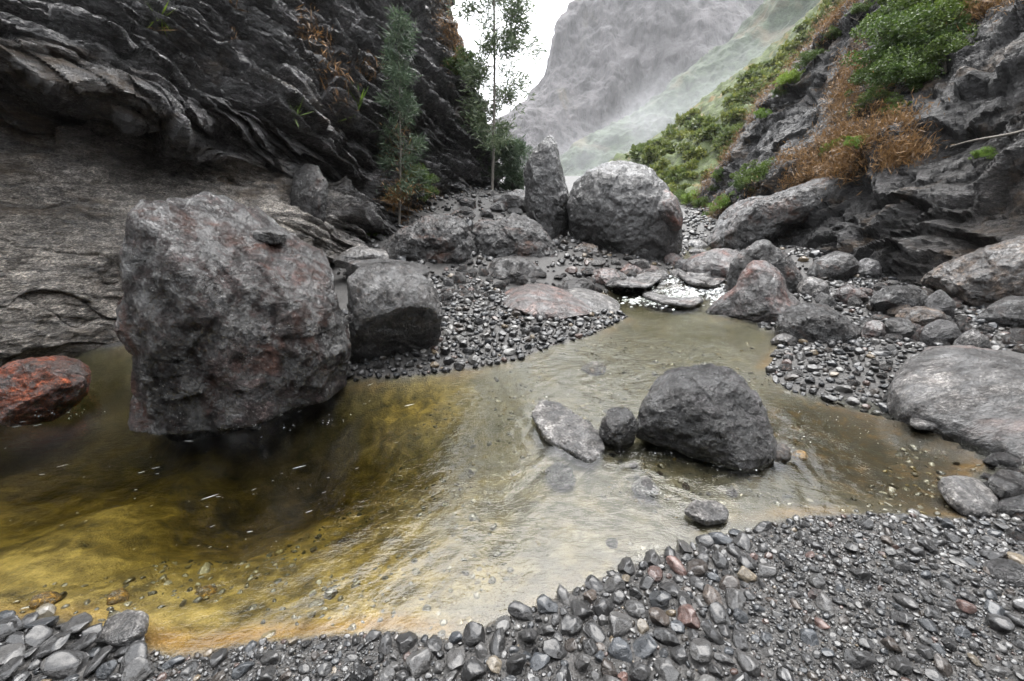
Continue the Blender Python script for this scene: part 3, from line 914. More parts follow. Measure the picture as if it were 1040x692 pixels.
B('boulder', [(575, 210), (579, 191), (593, 179), (607, 167), (630, 163), (655, 170), (670, 182), (685, 200), (692, 217), (694, 242), (688, 264), (668, 278), (638, 280), (598, 272), (581, 254), (575, 230)],
  12.6, 0.42, 'enormous dark round boulder with a rust-red shoulder at the head of the stream', M['black'], sub=7, seed=11, facets=4, rough=0.7, exp=2.6)
B('rock', [(652, 195), (662, 190), (676, 194), (688, 203), (694, 218), (693, 232), (684, 236), (670, 226), (658, 212)],
  11.75, 0.75, 'rust-red rock plate on the right shoulder of the enormous round boulder', M['rusty'], sub=6, seed=12, cat='rock', rough=0.6)
B('rock', [(580, 262), (584, 251), (596, 247), (607, 252), (610, 266), (600, 276), (586, 274)], 11.2, 0.5, 'brown rock wedged between the monolith and the round boulder', M['brown'], sub=6, seed=13, cat='rock')
B('rock', [(586, 272), (592, 263), (602, 262), (609, 270), (607, 280), (594, 281)], 10.4, 0.5, 'small brown rock below the wedged brown rock', M['brown'], sub=5, seed=14, cat='rock')
B('boulder', [(500, 312), (515, 296), (528, 290), (548, 288), (570, 293), (592, 304), (606, 318), (570, 326), (520, 324)], 7.6, 0.55, 'low rose-tinted boulder at the back of the central gravel bar', M['pink'], sub=6, seed=15, facets=3, rough=0.7)
B('boulder', [(560, 300), (585, 292), (612, 300), (630, 312), (615, 322), (580, 322)], 8.0, 0.6, 'smooth pale hump between the rose boulder and the stream', M['pale'], sub=6, seed=16, facets=2, rough=0.5)
# right bank
B('boulder', [(714, 322), (728, 305), (744, 292), (754, 275), (766, 264), (780, 265), (792, 276), (800, 295), (815, 310), (830, 324), (818, 336), (770, 338), (738, 332)],
  7.4, 0.45, 'wet boulder with a rusty peak at the right edge of the stream', M['rusty'], sub=7, seed=17, facets=3, rough=0.6, exp=2.3)
B('boulder', [(737, 290), (742, 266), (755, 250), (768, 243), (783, 246), (800, 262), (815, 280), (820, 298), (790, 306), (755, 304)],
  8.7, 0.45, 'dark boulder close behind the rusty-peaked boulder', M['dark'], sub=7, seed=18, facets=4, rough=0.9)
B('boulder', [(786, 330), (794, 313), (815, 307), (840, 309), (858, 320), (874, 338), (862, 352), (820, 352), (790, 350)],
  None, 0.45, 'low rounded grey boulder on the right gravel bar', M['dark'], sub=6, seed=19, facets=3)
B('boulder', [(819, 278), (829, 262), (848, 255), (865, 257), (873, 268), (869, 282), (848, 288), (828, 287)], None, 0.5, 'smooth greenish-grey boulder under the right cliff', M['grey'], sub=6, seed=20, facets=2, rough=0.6)
B('rock', [(864, 281), (868, 268), (880, 262), (893, 266), (896, 278), (884, 286)], None, 0.5, 'small dark rock right of the greenish-grey boulder', M['black'], sub=5, seed=24, cat='rock')
B('rock', [(808, 296), (815, 284), (828, 281), (842, 288), (843, 302), (826, 307)], None, 0.5, 'pale grey rock below the greenish-grey boulder', M['pale'], sub=5, seed=25, cat='rock')
B('rock', [(846, 304), (851, 293), (864, 289), (878, 297), (883, 307), (866, 312)], None, 0.5, 'rose-pink rock on the gravel under the right cliff', M['pink'], sub=5, seed=26, cat='rock')
B('rock', [(882, 312), (890, 296), (912, 289), (936, 292), (944, 310), (925, 322), (895, 322)], None, 0.5, 'flat grey rock right of the rose-pink rock', M['dark'], sub=6, seed=27, cat='rock')
B('rock', [(906, 328), (915, 314), (936, 311), (957, 316), (962, 330), (935, 337)], None, 0.5, 'flat brown rock in the right-hand rubble', M['brown'], sub=6, seed=28, cat='rock')
B('rock', [(932, 346), (940, 330), (955, 324), (972, 330), (978, 346), (960, 357), (940, 354)], None, 0.5, 'smooth blue-grey rock in the right-hand rubble', M['black'], sub=6, seed=29, cat='rock', rough=0.6)
B('rock', [(894, 336), (902, 324), (918, 322), (932, 331), (930, 343), (905, 346)], None, 0.5, 'rounded grey rock left of the blue-grey rock', M['grey'], sub=5, seed=30, cat='rock')
B('rock', [(873, 340), (879, 328), (892, 325), (901, 334), (897, 345), (880, 347)], None, 0.5, 'pink-grey rock next to the low rounded boulder', M['pink'], sub=5, seed=31, cat='rock')
B('rock', [(936, 322), (941, 302), (955, 294), (969, 304), (971, 322), (952, 328)], None, 0.5, 'angular dark rock at the foot of the right cliff', M['black'], sub=6, seed=32, cat='rock')
B('rock', [(966, 358), (974, 341), (990, 334), (1006, 345), (1008, 360), (985, 368)], None, 0.5, 'light grey rock above the long sloping slab', M['pale'], sub=6, seed=33, cat='rock')
B('rock', [(990, 326), (1006, 310), (1030, 300), (1062, 304), (1076, 326), (1030, 340)], None, 0.5, 'big pale slab leaning on the right cliff foot', M['grey'], sub=6, seed=34, cat='rock', rough=0.6)
B('boulder', [(934, 292), (950, 274), (982, 260), (1040, 240), (1110, 228), (1130, 310), (1060, 330), (1000, 326), (958, 312)],
  7.0, 0.4, 'wide brown overhanging slab at the right cliff foot', M['brown'], sub=7, seed=37, facets=3, rough=0.8, strat=0.012)
B('boulder', [(718, 250), (722, 222), (744, 205), (782, 198), (830, 181), (864, 176), (868, 196), (838, 218), (803, 232), (775, 254), (745, 264)],
  13.2, 0.28, 'broad smooth wet slab dipping to the stream under orange bracken', M['dark'], sub=7, seed=38, facets=2, rough=0.8, strat=0.008)
B('boulder', [(690, 276), (700, 262), (725, 252), (750, 252), (768, 264), (765, 282), (725, 288), (700, 286)], 10.4, 0.5, 'flat reddish boulder behind the little cascade', M['rusty'], sub=6, seed=39, facets=2, rough=0.6)
B('boulder', [(292, 205), (297, 176), (310, 166), (326, 168), (334, 190), (331, 225), (320, 240), (301, 232)], 9.05, 0.5, 'smooth grey block jutting from the left cliff', M['dark'], sub=6, seed=40, facets=3, rough=0.9)
B('rock', [(338, 268), (350, 252), (372, 250), (394, 254), (396, 268), (370, 276), (345, 276)], 8.6, 0.5, 'light grey slab behind the undercut boulder', M['pale'], sub=5, seed=41, cat='rock')
B('rock', [(254, 243), (258, 233), (274, 231), (290, 238), (292, 246), (272, 249)], hit(273, 243, 'big')[0].y + 0.03, 0.45, 'small flat slate-grey slab on the shoulder of the huge purple boulder', M['grey'], sub=5, seed=42, cat='rock')
# upstream, round the cascade
for k_, (o_, y_, lb, mt) in enumerate([
        (rot_outline(17, 10, 640, 276, 0), 10.2, 'pale rose rock below the enormous round boulder', 'pink'),
        (rot_outline(13, 8, 668, 282, 1), 9.9, 'grey flat rock in the middle of the cascade', 'pale'),
        (rot_outline(19, 11, 612, 283, 2), 9.6, 'rose-grey hump left of the cascade', 'pink'),
        (rot_outline(10, 9, 694, 272, 2), 10.6, 'dark stone above the cascade', 'black'),
        (rot_outline(9, 7, 722, 272, 1), 10.4, 'rust-brown stone right of the cascade', 'rusty'),
        (rot_outline(15, 7, 706, 250, 0), 15.0, 'pale stone where the stream bends out of sight', 'pale'),
        (rot_outline(14, 8, 714, 242, 2), 17.0, 'light grey block at the bend of the stream', 'pale'),
        (rot_outline(11, 7, 684, 262, 1), 12.0, 'pale stone at the foot of the enormous round boulder', 'pale'),
        (rot_outline(20, 9, 585, 291, 1), 9.0, 'grey cobble heap stone left of the stream head', 'grey'),
        (rot_outline(14, 9, 478, 290, 0), 9.0, 'grey rock at the back of the central gravel bar', 'grey'),
        (rot_outline(13, 10, 448, 286, 2), 9.2, 'dark angular rock below the lumpy boulder', 'dark'),
        (rot_outline(11, 9, 462, 302, 1), 8.2, 'light grey rock behind the central gravel bar', 'pale'),
        (rot_outline(16, 11, 505, 209, 0), 16.5, 'dark rock under the tall slender tree', 'dark'),
        (rot_outline(18, 13, 522, 205, 1), 15.5, 'knobbly dark rock leaning on the monolith', 'dark'),
        (rot_outline(17, 10, 478, 212, 2), 16.5, 'pale-topped rock on the mound left of the tree', 'grey'),
        (rot_outline(12, 8, 460, 214, 1), 16.5, 'dark blocky rock on the mound by the left cliff', 'dark'),
        (rot_outline(10, 7, 498, 200, 2), 17.5, 'small grey rock at the base of the slender tree', 'grey')]):
    B('rock', o_, y_, 0.55, lb, M[mt], sub=6, seed=50 + k_, cat='rock', facets=5)
# stones in and beside the near water
for k_, (o_, y_, lb, mt) in enumerate([
        (rot_outline(14, 9, 655, 492, 0), 2.62, 'pale tan stone breaking the riffle below the mid-stream boulder', 'pale'),
        (rot_outline(13, 9, 517, 604, 0), 1.79, 'rounded pale stone half out of the water near the bank', 'pale'),
        (rot_outline(11, 11, 459, 628, 1), 1.69, 'brown stone half out of the water near the bank', 'brown'),
        (rot_outline(9, 6, 621, 552, 0), 2.12, 'small dark stone half out of the shallow water', 'dark'),
        (rot_outline(13, 8, 210, 602, 0), 1.85, 'gold algae-coated stone, second along from the corner', 'ochre'),
        (rot_outline(12, 9, 120, 606, 1), None, 'round algae-coated stone above the slate slab', 'ochre'),
        (rot_outline(17, 8, 46, 608, 2), None, 'long algae-coated stone by the slate heap', 'ochre'),
        (rot_outline(20, 9, 1018, 468, 2), None, 'grey rock on the right shore of the brown pool', 'dark'),
        (rot_outline(24, 13, 1032, 515, 1), None, 'dark rock at the right edge of the near bank', 'black'),
        (rot_outline(26, 13, 1022, 580, 2), None, 'dark embedded rock in the right of the near bank', 'black'),
        (rot_outline(14, 7, 796, 345, 0), None, 'pale stone at the tip of the right gravel bar', 'pale'),
        (rot_outline(13, 7, 603, 374, 1), None, 'pale stone in the riffle below the central bar', 'brown'),
        (rot_outline(14, 12, 790, 462, 2), 3.0, 'tan stone against the right foot of the mid-stream boulder', 'brown'),
        (rot_outline(9, 5, 812, 462, 0), 3.0, 'gold stone in the rapid right of the mid-stream boulder', 'ochre'),
        (rot_outline(12, 10, 742, 676, 1), 1.43, 'broken tan stone near the bottom edge of the bank', 'brown'),
        (rot_outline(8, 6, 828, 603, 0), None, 'pink pebble lying on the fine dark grit', 'pink')]):
    B('stone', o_, y_, 0.55, lb, M[mt], sub=5, seed=90 + k_, cat='stone', facets=4, rough=0.8)

# ---- slabs lying flat
slab('rock', [(544, 424), (552, 411), (570, 414), (592, 428), (612, 442), (614, 458), (600, 470), (576, 458), (556, 446)], 0.05, 'flat half-drowned rock with a pale rim left of the mid-stream boulder', M['pale'], z0=0.0, seed=6)
slab('rock', [(905, 400), (915, 374), (935, 358), (965, 355), (1005, 362), (1050, 382), (1110, 420), (1140, 480), (1060, 490), (1010, 466), (955, 440), (915, 422)], 0.22, 'long smooth grey slab sloping down to the brown pool on the right', M['slab'],
     z0=0.16, normal=(-0.10, -0.34, 1), sub=7, seed=35, rough=0.45, down=0.35, at=(980, 425))
slab('rock', [(955, 384), (975, 373), (1000, 374), (1026, 386), (1034, 398), (1005, 402), (970, 396)], 0.05, 'rose-red plate on the back of the long smooth slab', M['pink'], z0=0.50, normal=(-0.1, -0.36, 1), sub=6, seed=36, rough=0.4, at=(990, 405))
slab('stone', [(696, 520), (704, 511), (722, 511), (738, 520), (736, 529), (716, 531)], 0.03, 'flat pale slab at the edge of the near gravel bank', M['pale'], sub=5, seed=51, cat='stone')
slab('stone', [(555, 478), (566, 470), (580, 476), (583, 490), (570, 495), (557, 488)], 0.03, 'flat grey stone lying under the clear water', M['grey'], z0=-0.07, sub=5, seed=52, cat='stone')
slab('stone', [(104, 650), (110, 632), (132, 620), (148, 622), (146, 640), (126, 656)], 0.035, 'light grey slate slab tilted at the water edge', M['pale'], z0=0.06, normal=(-0.2, -0.3, 1), sub=6, seed=53, cat='stone', rough=0.6)
slab('stone', [(954, 490), (966, 484), (990, 490), (1012, 512), (1004, 525), (984, 522), (966, 508)], 0.05, 'pale grey slab at the end of the brown pool', M['pale'], z0=0.05, normal=(0.1, -0.2, 1), sub=6, seed=54, cat='stone', rough=0.5)
slab('stone', [(1004, 488), (1016, 482), (1036, 486), (1040, 498), (1020, 502)], 0.05, 'flat grey rock beside the pale slab', M['grey'], z0=0.1, sub=5, seed=55, cat='stone')
slab('stone', [(924, 428), (936, 422), (954, 426), (950, 434), (932, 434)], 0.03, 'pale stone on the lower edge of the long slab', M['pale'], z0=0.06, sub=5, seed=56, cat='stone')
slab('rock', [(655, 302), (668, 292), (690, 290), (706, 296), (714, 306), (700, 313), (676, 310)], 0.08, 'flat pale slab across the lip of the cascade', M['slab'], z0=-0.02, sub=6, seed=57, rough=1.3, exp=2.6)
slab('rock', [(602, 284), (618, 274), (645, 274), (668, 282), (660, 291), (628, 292)], 0.07, 'broad washed grey slab above the cascade', M['slab'], z0=0.0, sub=6, seed=59, rough=1.3, exp=2.6)
slab('rock', [(684, 276), (700, 268), (724, 270), (742, 278), (730, 288), (700, 287)], 0.07, 'wide grey slab right of the cascade', M['slab'], z0=-0.02, sub=6, seed=60, rough=1.3, exp=2.6)

# ------------------------------------------------------------------ loose rocks: a few shapes, copied one by one
def rock_shape(seed, sub=5, squash=(1, 0.8, 0.6), facets=9, rough=1.0, smooth_=0.8):
    v, f = ico(sub)
    rs = np.random.default_rng(seed)
    L = v * np.array(squash)
    for j in range(facets):
        m = rs.normal(size=3); m /= np.linalg.norm(m)
        dd = L @ m; over = np.maximum(dd - np.quantile(dd, 0.80 + 0.14 * rs.random()), 0)
        L -= np.outer(over * smooth_, m)
    X = L + seed * 2.3
    rad = L / np.linalg.norm(L, axis=1)[:, None]
    d = 0.10 * fbm(X * 1.4, 3) + 0.03 * ridged(X * 4, 3)
    if sub >= 5: d += 0.02 * fbm(X * 14, 3)
    L = L + rad * (d * rough)[:, None]
    L -= L.mean(0)
    return L, f


SHAPES = [rock_shape(300 + k, 5, ((1, .85, .65), (1, .7, .5), (1, .9, .75), (1, .75, .38))[k % 4], 10) for k in range(8)]
KINDS = {}
for mk in ('dark', 'grey', 'black', 'pale', 'pink', 'brown'):
    KINDS[mk] = []
    for k in range(8):
        me_o = mesh_np('rock', SHAPES[k][0], SHAPES[k][1], M[mk], link=False)
        KINDS[mk].append(me_o.data)
        bpy.data.objects.remove(me_o)


def inpoly_px(px, row, poly):
    return sdpoly(np.array([[px, row]], float), np.array(poly, float))[0] > 0


WORD = {'dark': 'dark', 'grey': 'grey', 'black': 'blackish', 'pale': 'pale', 'pink': 'rose-tinted', 'brown': 'brown'}
placed = []


def scatter(poly, count, rpx, mats, where, seed, names='rock', wet_ok=False):
    rs = np.random.default_rng(seed)
    P = np.array(poly, float); lo, hi = P.min(0), P.max(0)
    k = tries = 0
    while k < count and tries < count * 25:
        tries += 1
        px, row = lo + rs.random(2) * (hi - lo)
        if not inpoly_px(px, row, poly): continue
        h = ground_hit(px, row)
        if h is None or (h[1] > 0.02 and not wet_ok): continue
        p = h[0]
        size = rs.uniform(*rpx) * rs.uniform(0.7, 1.3) * p[1] / FPX
        if any((p[0] - q[0])**2 + (p[1] - q[1])**2 < (0.75 * (size + q[2]))**2 for q in placed): continue
        placed.append((p[0], p[1], size))
        mk = mats[rs.integers(len(mats))]
        o = bpy.data.objects.new(names, KINDS[mk][rs.integers(8)])
        o.location = (p[0], p[1], p[2] + 0.22 * size)
        o.rotation_euler = (rs.normal() * 0.25, rs.normal() * 0.25, rs.random() * 6.28)
        o.scale = (size * rs.uniform(.85, 1.15), size * rs.uniform(.85, 1.15), size * rs.uniform(.8, 1.1))
        col.objects.link(o)
        tag(o, f'loose {WORD[mk]} rock {where}', 'rock', f'{WORD[mk]} rocks {where}')
        k += 1


scatter([(428, 296), (470, 268), (560, 276), (612, 276), (610, 300), (560, 296), (500, 304), (440, 312)], 62, (3, 8.5), ['grey', 'dark', 'black', 'pale', 'dark'], 'in the heap behind the central gravel bar', 1)
scatter([(425, 226), (470, 205), (540, 200), (545, 216), (500, 224), (450, 232)], 26, (4, 10), ['dark', 'grey', 'black'], 'on the mound under the slender tree', 2)
scatter([(330, 262), (395, 240), (440, 222), (430, 240), (395, 262), (350, 280)], 16, (3, 8), ['dark', 'grey', 'black'], 'at the foot of the left cliff', 3)
scatter([(800, 306), (880, 284), (960, 300), (1040, 330), (1040, 372), (960, 356), (880, 352), (830, 360)], 58, (4, 11), ['dark', 'grey', 'black', 'pale', 'dark', 'pink', 'brown'], 'in the rubble below the right cliff', 4)
scatter([(690, 262), (720, 238), (760, 244), (775, 262), (740, 300), (700, 296)], 30, (3, 8), ['pale', 'grey', 'dark', 'pink'], 'beside the upper stream', 5, wet_ok=True)
scatter([(600, 268), (690, 268), (700, 290), (640, 302), (590, 298)], 34, (4, 10), ['pale', 'pale', 'grey', 'pink', 'dark'], 'in the cascade', 6, wet_ok=True)
scatter([(985, 455), (1060, 440), (1060, 560), (1000, 535), (1000, 500)], 22, (6, 14), ['dark', 'grey', 'black', 'grey'], 'on the right shore of the brown pool', 7)
scatter([(780, 350), (830, 352), (900, 372), (925, 420), (860, 408), (800, 392)], 16, (4, 8), ['dark', 'grey', 'pale'], 'on the right gravel bar', 8)
scatter([(600, 425), (650, 470), (740, 500), (800, 480), (740, 510), (640, 500)], 12, (3, 7), ['brown', 'dark', 'pale'], 'in the riffle by the mid-stream boulder', 9, wet_ok=True)

# ------------------------------------------------------------------ pebbles
PAL = [(0.0, (0.0050, 0.0050, 0.0054)), (0.18, (0.0115, 0.0112, 0.0115)), (0.36, (0.0230, 0.0223, 0.0216)), (0.50, (0.0122, 0.0137, 0.0158)), (0.64, (0.0360, 0.0346, 0.0331)),
       (0.76, (0.0274, 0.0216, 0.0166)), (0.83, (0.0612, 0.0590, 0.0554)), (0.92, (0.0540, 0.0331, 0.0266)), (0.95, (0.0936, 0.0706, 0.0432)), (0.97, (0.1296, 0.1260, 0.1188))]


def pebble_mat(name, colr=None, gravel=False, pal=None, coat=0.6):
    n = NT(name)
    tc = n.n('ShaderNodeTexCoord').outputs['Object'] if not gravel else n.n('ShaderNodeNewGeometry').outputs['Position']
    sc = 1.0 if gravel else 0.035
    if gravel:
        base = n.ramp(n.attr('rnd'), pal or PAL, 'CONSTANT')
    else:
        rnd = n.n('ShaderNodeObjectInfo').outputs['Random']
        base = n.mix(rnd, tuple(c * 0.55 for c in colr), tuple(c * 1.35 for c in colr))
    nz = n.noise(tc, 45 * sc, 5, 0.65, 0.4); nf = n.noise(tc, 220 * sc, 4, 0.7)
    base = n.mix(0.7, base, n.ramp(nz, [(0.3, 0.5), (0.7, 1.5)]), 'MULTIPLY')
    base = n.mix(0.35, base, n.ramp(nf, [(0.35, 0.4), (0.65, 1.7)]), 'MULTIPLY')
    p = n.n('ShaderNodeBsdfPrincipled')
    n.set(p, Base_Color=base, Roughness=n.ramp(nz, [(0.3, 0.22), (0.7, 0.5)]), Coat_Weight=coat, Coat_Roughness=0.16, Coat_IOR=1.6,
          Normal=n.bump(n.math('ADD', nz, n.math('MULTIPLY', nf, 0.4)), 0.5, 0.008 if gravel else 0.25))
    return n.surf(p.outputs[0])


M['gravel'] = pebble_mat('wet_gravel', gravel=True)
PK = {'dark grey': (0.018, 0.0175, 0.0175), 'blue-grey': (0.028, 0.032, 0.037), 'mid grey': (0.055, 0.053, 0.051), 'brown': (0.045, 0.033, 0.025), 'rose': (0.095, 0.052, 0.042), 'pale tan': (0.16, 0.13, 0.09)}
PM = {k: pebble_mat('pebble_' + k.replace(' ', '_').replace('-', '_'), c) for k, c in PK.items()}
PSH = [rock_shape(500 + k, 4, ((1, .8, .55), (1, .65, .5), (1, .9, .65), (1, .7, .38))[k % 4], 8 if k % 2 else 13, 0.8, 0.93) for k in range(8)]
FSH = [rock_shape(540 + k, 4, (1, .62, .22), 9, 0.8, 0.9) for k in range(4)]
P3S = [rock_shape(520 + k, 3, ((1, .8, .55), (1, .65, .5), (1, .9, .65), (1, .7, .38))[k % 4], 12, 0.9, 0.95) for k in range(10)]
P1S = [rock_shape(580 + k, 1, ((1, .8, .6), (1, .65, .5), (1, .9, .7))[k % 3], 2, 1.0, 0.8) for k in range(8)]
P2S = [rock_shape(560 + k, 2, ((1, .8, .6), (1, .65, .5), (1, .9, .7))[k % 3], 4, 1.0, 0.8) for k in range(10)]
PME = {}
for k in PK:
    PME[k] = []
    for sh in PSH + FSH:
        o = mesh_np('pebble', sh[0], sh[1], PM[k], link=False); PME[k].append(o.data); bpy.data.objects.remove(o)


class Packer:
    def __init__(s, cell=0.12): s.c = cell; s.g = {}

    def ok(s, x, y, r, ov=0.82):
        i, j = int(math.floor(x / s.c)), int(math.floor(y / s.c))
        m = int(math.ceil((r + 0.1) / s.c))
        for a in range(i - m, i + m + 1):
            for b in range(j - m, j + m + 1):
                for (u, v, q) in s.g.get((a, b), ()):
                    if (x - u)**2 + (y - v)**2 < (ov * (r + q))**2: return False
        return True

    def add(s, x, y, r):
        s.g.setdefault((int(math.floor(x / s.c)), int(math.floor(y / s.c))), []).append((x, y, r))


def eul(ax, ay, az):
    return np.array(Matrix.Rotation(az, 3, 'Z') @ Matrix.Rotation(ay, 3, 'Y') @ Matrix.Rotation(ax, 3, 'X'))


def sizes_near(px, row, rs):
    """typical radius on the near bank: cobbles by the water, fine grit to the right"""
    big = math.exp(-((px - 600) / 210)**2) * 1.0
    edge = 0.5
    m = 0.0072 + 0.0105 * big
    if px > 760: m = 0.0058 + 0.001 * (px > 900)
    if px < 150: m = 0.022
    if 160 < px < 400: m = 0.007
    return float(np.clip(m * math.exp(rs.normal() * 0.64), 0.0035, 0.062))


def gather(poly_px, count, sizer, seed, pk, bed=False):
    rs = np.random.default_rng(seed)
    P = np.array([G(*p)[:2] for p in poly_px]); lo, hi = P.min(0), P.max(0)
    C = lo + rs.random((count * 4, 2)) * (hi - lo)
    C = C[sdpoly(C, P) > 0][:count]
    z, sd = terrain_z(C)
    px, row, dep = project(np.column_stack([C, z]))
    keep = ((sd > 0.03) if bed else (sd < 0.05)) & (px > -40) & (px < 1080) & (row < 730)
    C, z, sd, px, row, dep = [a[keep] for a in (C, z, sd, px, row, dep)]
    rad = np.array([sizer(a, b, rs) for a, b in zip(px, row)])
    order = np.argsort(-rad)
    out = []
    for i in order:
        x, y, r = C[i, 0], C[i, 1], rad[i]
        if any((x - q[0])**2 + (y - q[1])**2 < (0.8 * q[2] + r)**2 for q in placed): continue
        if r > 0.0065 and not pk.ok(x, y, r): continue
        if r > 0.0065: pk.add(x, y, r)
        out.append((x, y, z[i], r, px[i], row[i], dep[i], sd[i]))
    return out


def merge_stones(name, items, label, rs, shapes_hi, shapes_lo, px_hi=5.0, sink=(0.10, 0.42), mat='gravel'):
    vs_, fs_, rn = [], [], []; off = 0
    for (x, y, z, r, px, row, dep, sd) in items:
        sr = r * FPX / dep
        sh = shapes_hi if sr > px_hi else shapes_lo if sr > 1.8 else P1S
        v, f = sh[rs.integers(len(sh))]
        Mx = eul(rs.normal() * 0.35, rs.normal() * 0.35, rs.random() * 6.28)
        v = (v * (r * rs.uniform(.85, 1.15, 3))) @ Mx.T + np.array([x, y, z + r * rs.uniform(*sink)])
        vs_.append(v); fs_.append(f + off); off += len(v); rn.append(np.full(len(v), rs.random()))
    o = mesh_np(name, np.concatenate(vs_), np.concatenate(fs_), M[mat], smooth=False, attrs=dict(rnd=np.concatenate(rn)))
    return tag(o, label, 'gravel', kind='stuff')


pk = Packer()
NEAR = [(-60, 632), (75, 634), (135, 658), (180, 669), (270, 653), (330, 648), (400, 643), (455, 652), (490, 638), (545, 618), (600, 594), (650, 573), (720, 550), (760, 539), (820, 526),
        (900, 523), (985, 530), (1003, 507), (1100, 470), (1300, 560), (1300, 760), (-60, 760)]
near = gather(NEAR, 85000, sizes_near, 11, pk)
scr = np.array([t[3] * FPX / t[6] if (0 < t[4] < 1040 and t[5] < 690) else 0 for t in near])
top300 = set(np.argsort(-scr)[:300].tolist())
rs = np.random.default_rng(77)
names_k = list(PK)
for i in sorted(top300):
    x, y, z, r, px, row, dep, sd = near[i]
    heap = px < 160
    k = names_k[rs.choice(6, p=(.46, .19, .22, .07, .03, .03))] if not heap else names_k[rs.choice(3, p=(.5, .3, .2))]
    o = bpy.data.objects.new('pebble', PME[k][8 + rs.integers(4)] if heap else PME[k][rs.integers(9)])
    o.location = (x, y, z + r * (0.55 if heap else rs.uniform(.15, .4)))
    s_ = r * (1.35 if heap else 1.08)
    o.scale = (s_ * rs.uniform(.9, 1.15), s_ * rs.uniform(.9, 1.15), s_ * rs.uniform(.85, 1.1))
    o.rotation_euler = (rs.normal() * 0.3, rs.normal() * 0.3, rs.random() * 6.28)
    col.objects.link(o)
    zone = ('in the slate heap at the corner of the pool' if heap else 'half wet at the water edge of the near bank' if sd > -0.07 else
            'in the cobbly middle of the near gravel bank' if px < 760 else 'on the fine grit at the right of the near bank')
    tag(o, f'{k} {"slate flake" if heap else "pebble"} {zone}', 'pebble', f'{k} {"slate flakes" if heap else "pebbles"} {zone}')
merge_stones('gravel', [t for i, t in enumerate(near) if i not in top300], 'small mixed wet gravel covering the near bank', rs, P3S, P2S)


def sizes_bar(px, row, rs):
    return float(np.clip(0.029 * math.exp(rs.normal() * 0.48), 0.011, 0.09))


pk2 = Packer(0.2)
M['bar_gravel'] = pebble_mat('bar_gravel', gravel=True, coat=0.2)
CENT = [(345, 386), (405, 384), (450, 378), (490, 373), (530, 364), (560, 352), (600, 341), (638, 322), (612, 312), (560, 314), (500, 300), (440, 300), (400, 300), (345, 330)]
mid = gather(CENT, 13000, sizes_bar, 12, pk2)
merge_stones('gravel', mid, 'dark grey cobble gravel of the central bar', rs, P3S, P2S, mat='bar_gravel')
RBAR = [(770, 330), (798, 343), (790, 356), (778, 379), (800, 397), (860, 411), (930, 432), (930, 380), (1040, 375), (1060, 330), (960, 296), (880, 280), (820, 300)]
rb = gather(RBAR, 15000, sizes_bar, 13, pk2)
merge_stones('gravel', rb, 'dark grey cobble gravel of the right bar', rs, P3S, P2S, mat='bar_gravel')

BACK = [(345, 300), (345, 262), (380, 255), (430, 232), (470, 212), (545, 208), (560, 240), (620, 262), (690, 246), (696, 212), (720, 212), (790, 240), (800, 262), (860, 282), (800, 300), (740, 282), (700, 292), (600, 290), (430, 300)]
bk = gather(BACK, 12000, lambda a, b, r: float(np.clip(0.052 * math.exp(r.normal() * 0.45), 0.03, 0.22)), 14, Packer(0.4))
merge_stones('gravel', bk, 'grey rubble between the boulders at the head of the stream', rs, P3S, P2S, mat='bar_gravel')

BEDPAL = [(0.0, (0.03, 0.024, 0.012)), (0.2, (0.06, 0.048, 0.025)), (0.4, (0.09, 0.078, 0.055)), (0.55, (0.05, 0.046, 0.04)), (0.7, (0.13, 0.11, 0.08)), (0.82, (0.10, 0.07, 0.02)), (0.93, (0.17, 0.155, 0.125))]
M['bed_gravel'] = pebble_mat('bed_gravel', gravel=True, pal=BEDPAL)
BED = [(0, 620), (60, 540), (300, 500), (400, 420), (470, 385), (620, 340), (760, 340), (790, 390), (1000, 470), (990, 530), (820, 530), (700, 560), (600, 600), (480, 650), (250, 660), (150, 665)]
bd = gather(BED, 5200, lambda a, b, r: float(np.clip(0.014 * math.exp(r.normal() * 0.5), 0.006, 0.06)), 15, Packer(0.12), bed=True)
bd = [t for t in bd if fbm(np.array([[t[0] * 1.1, t[1] * 1.1, 7.0]]), 3)[0] > -0.12]
merge_stones('gravel', bd, 'small algae-stained stones on the bed under the clear water', rs, P3S, P2S, sink=(-0.35, 0.15), mat='bed_gravel')

# ------------------------------------------------------------------ plants
def leaf_mat(name, a, b, trans=0.35, rough=0.5):
    n = NT(name)
    g = n.n('ShaderNodeNewGeometry').outputs['Random Per Island']
    c = n.mix(g, a, b)
    c = n.mix(n.n('ShaderNodeObjectInfo').outputs['Random'], n.mix(1.0, c, (0.75, 0.8, 0.85), 'MULTIPLY'), n.mix(1.0, c, (1.3, 1.15, 1.0), 'MULTIPLY'))
    d = n.n('ShaderNodeBsdfPrincipled'); n.set(d, Base_Color=c, Roughness=rough)
    t = n.n('ShaderNodeBsdfTranslucent'); n.put(t.inputs[0], c)
    m = n.n('ShaderNodeMixShader'); n.put(m.inputs[0], trans); n.t.links.new(d.outputs[0], m.inputs[1]); n.t.links.new(t.outputs[0], m.inputs[2])
    return n.surf(m.outputs[0])


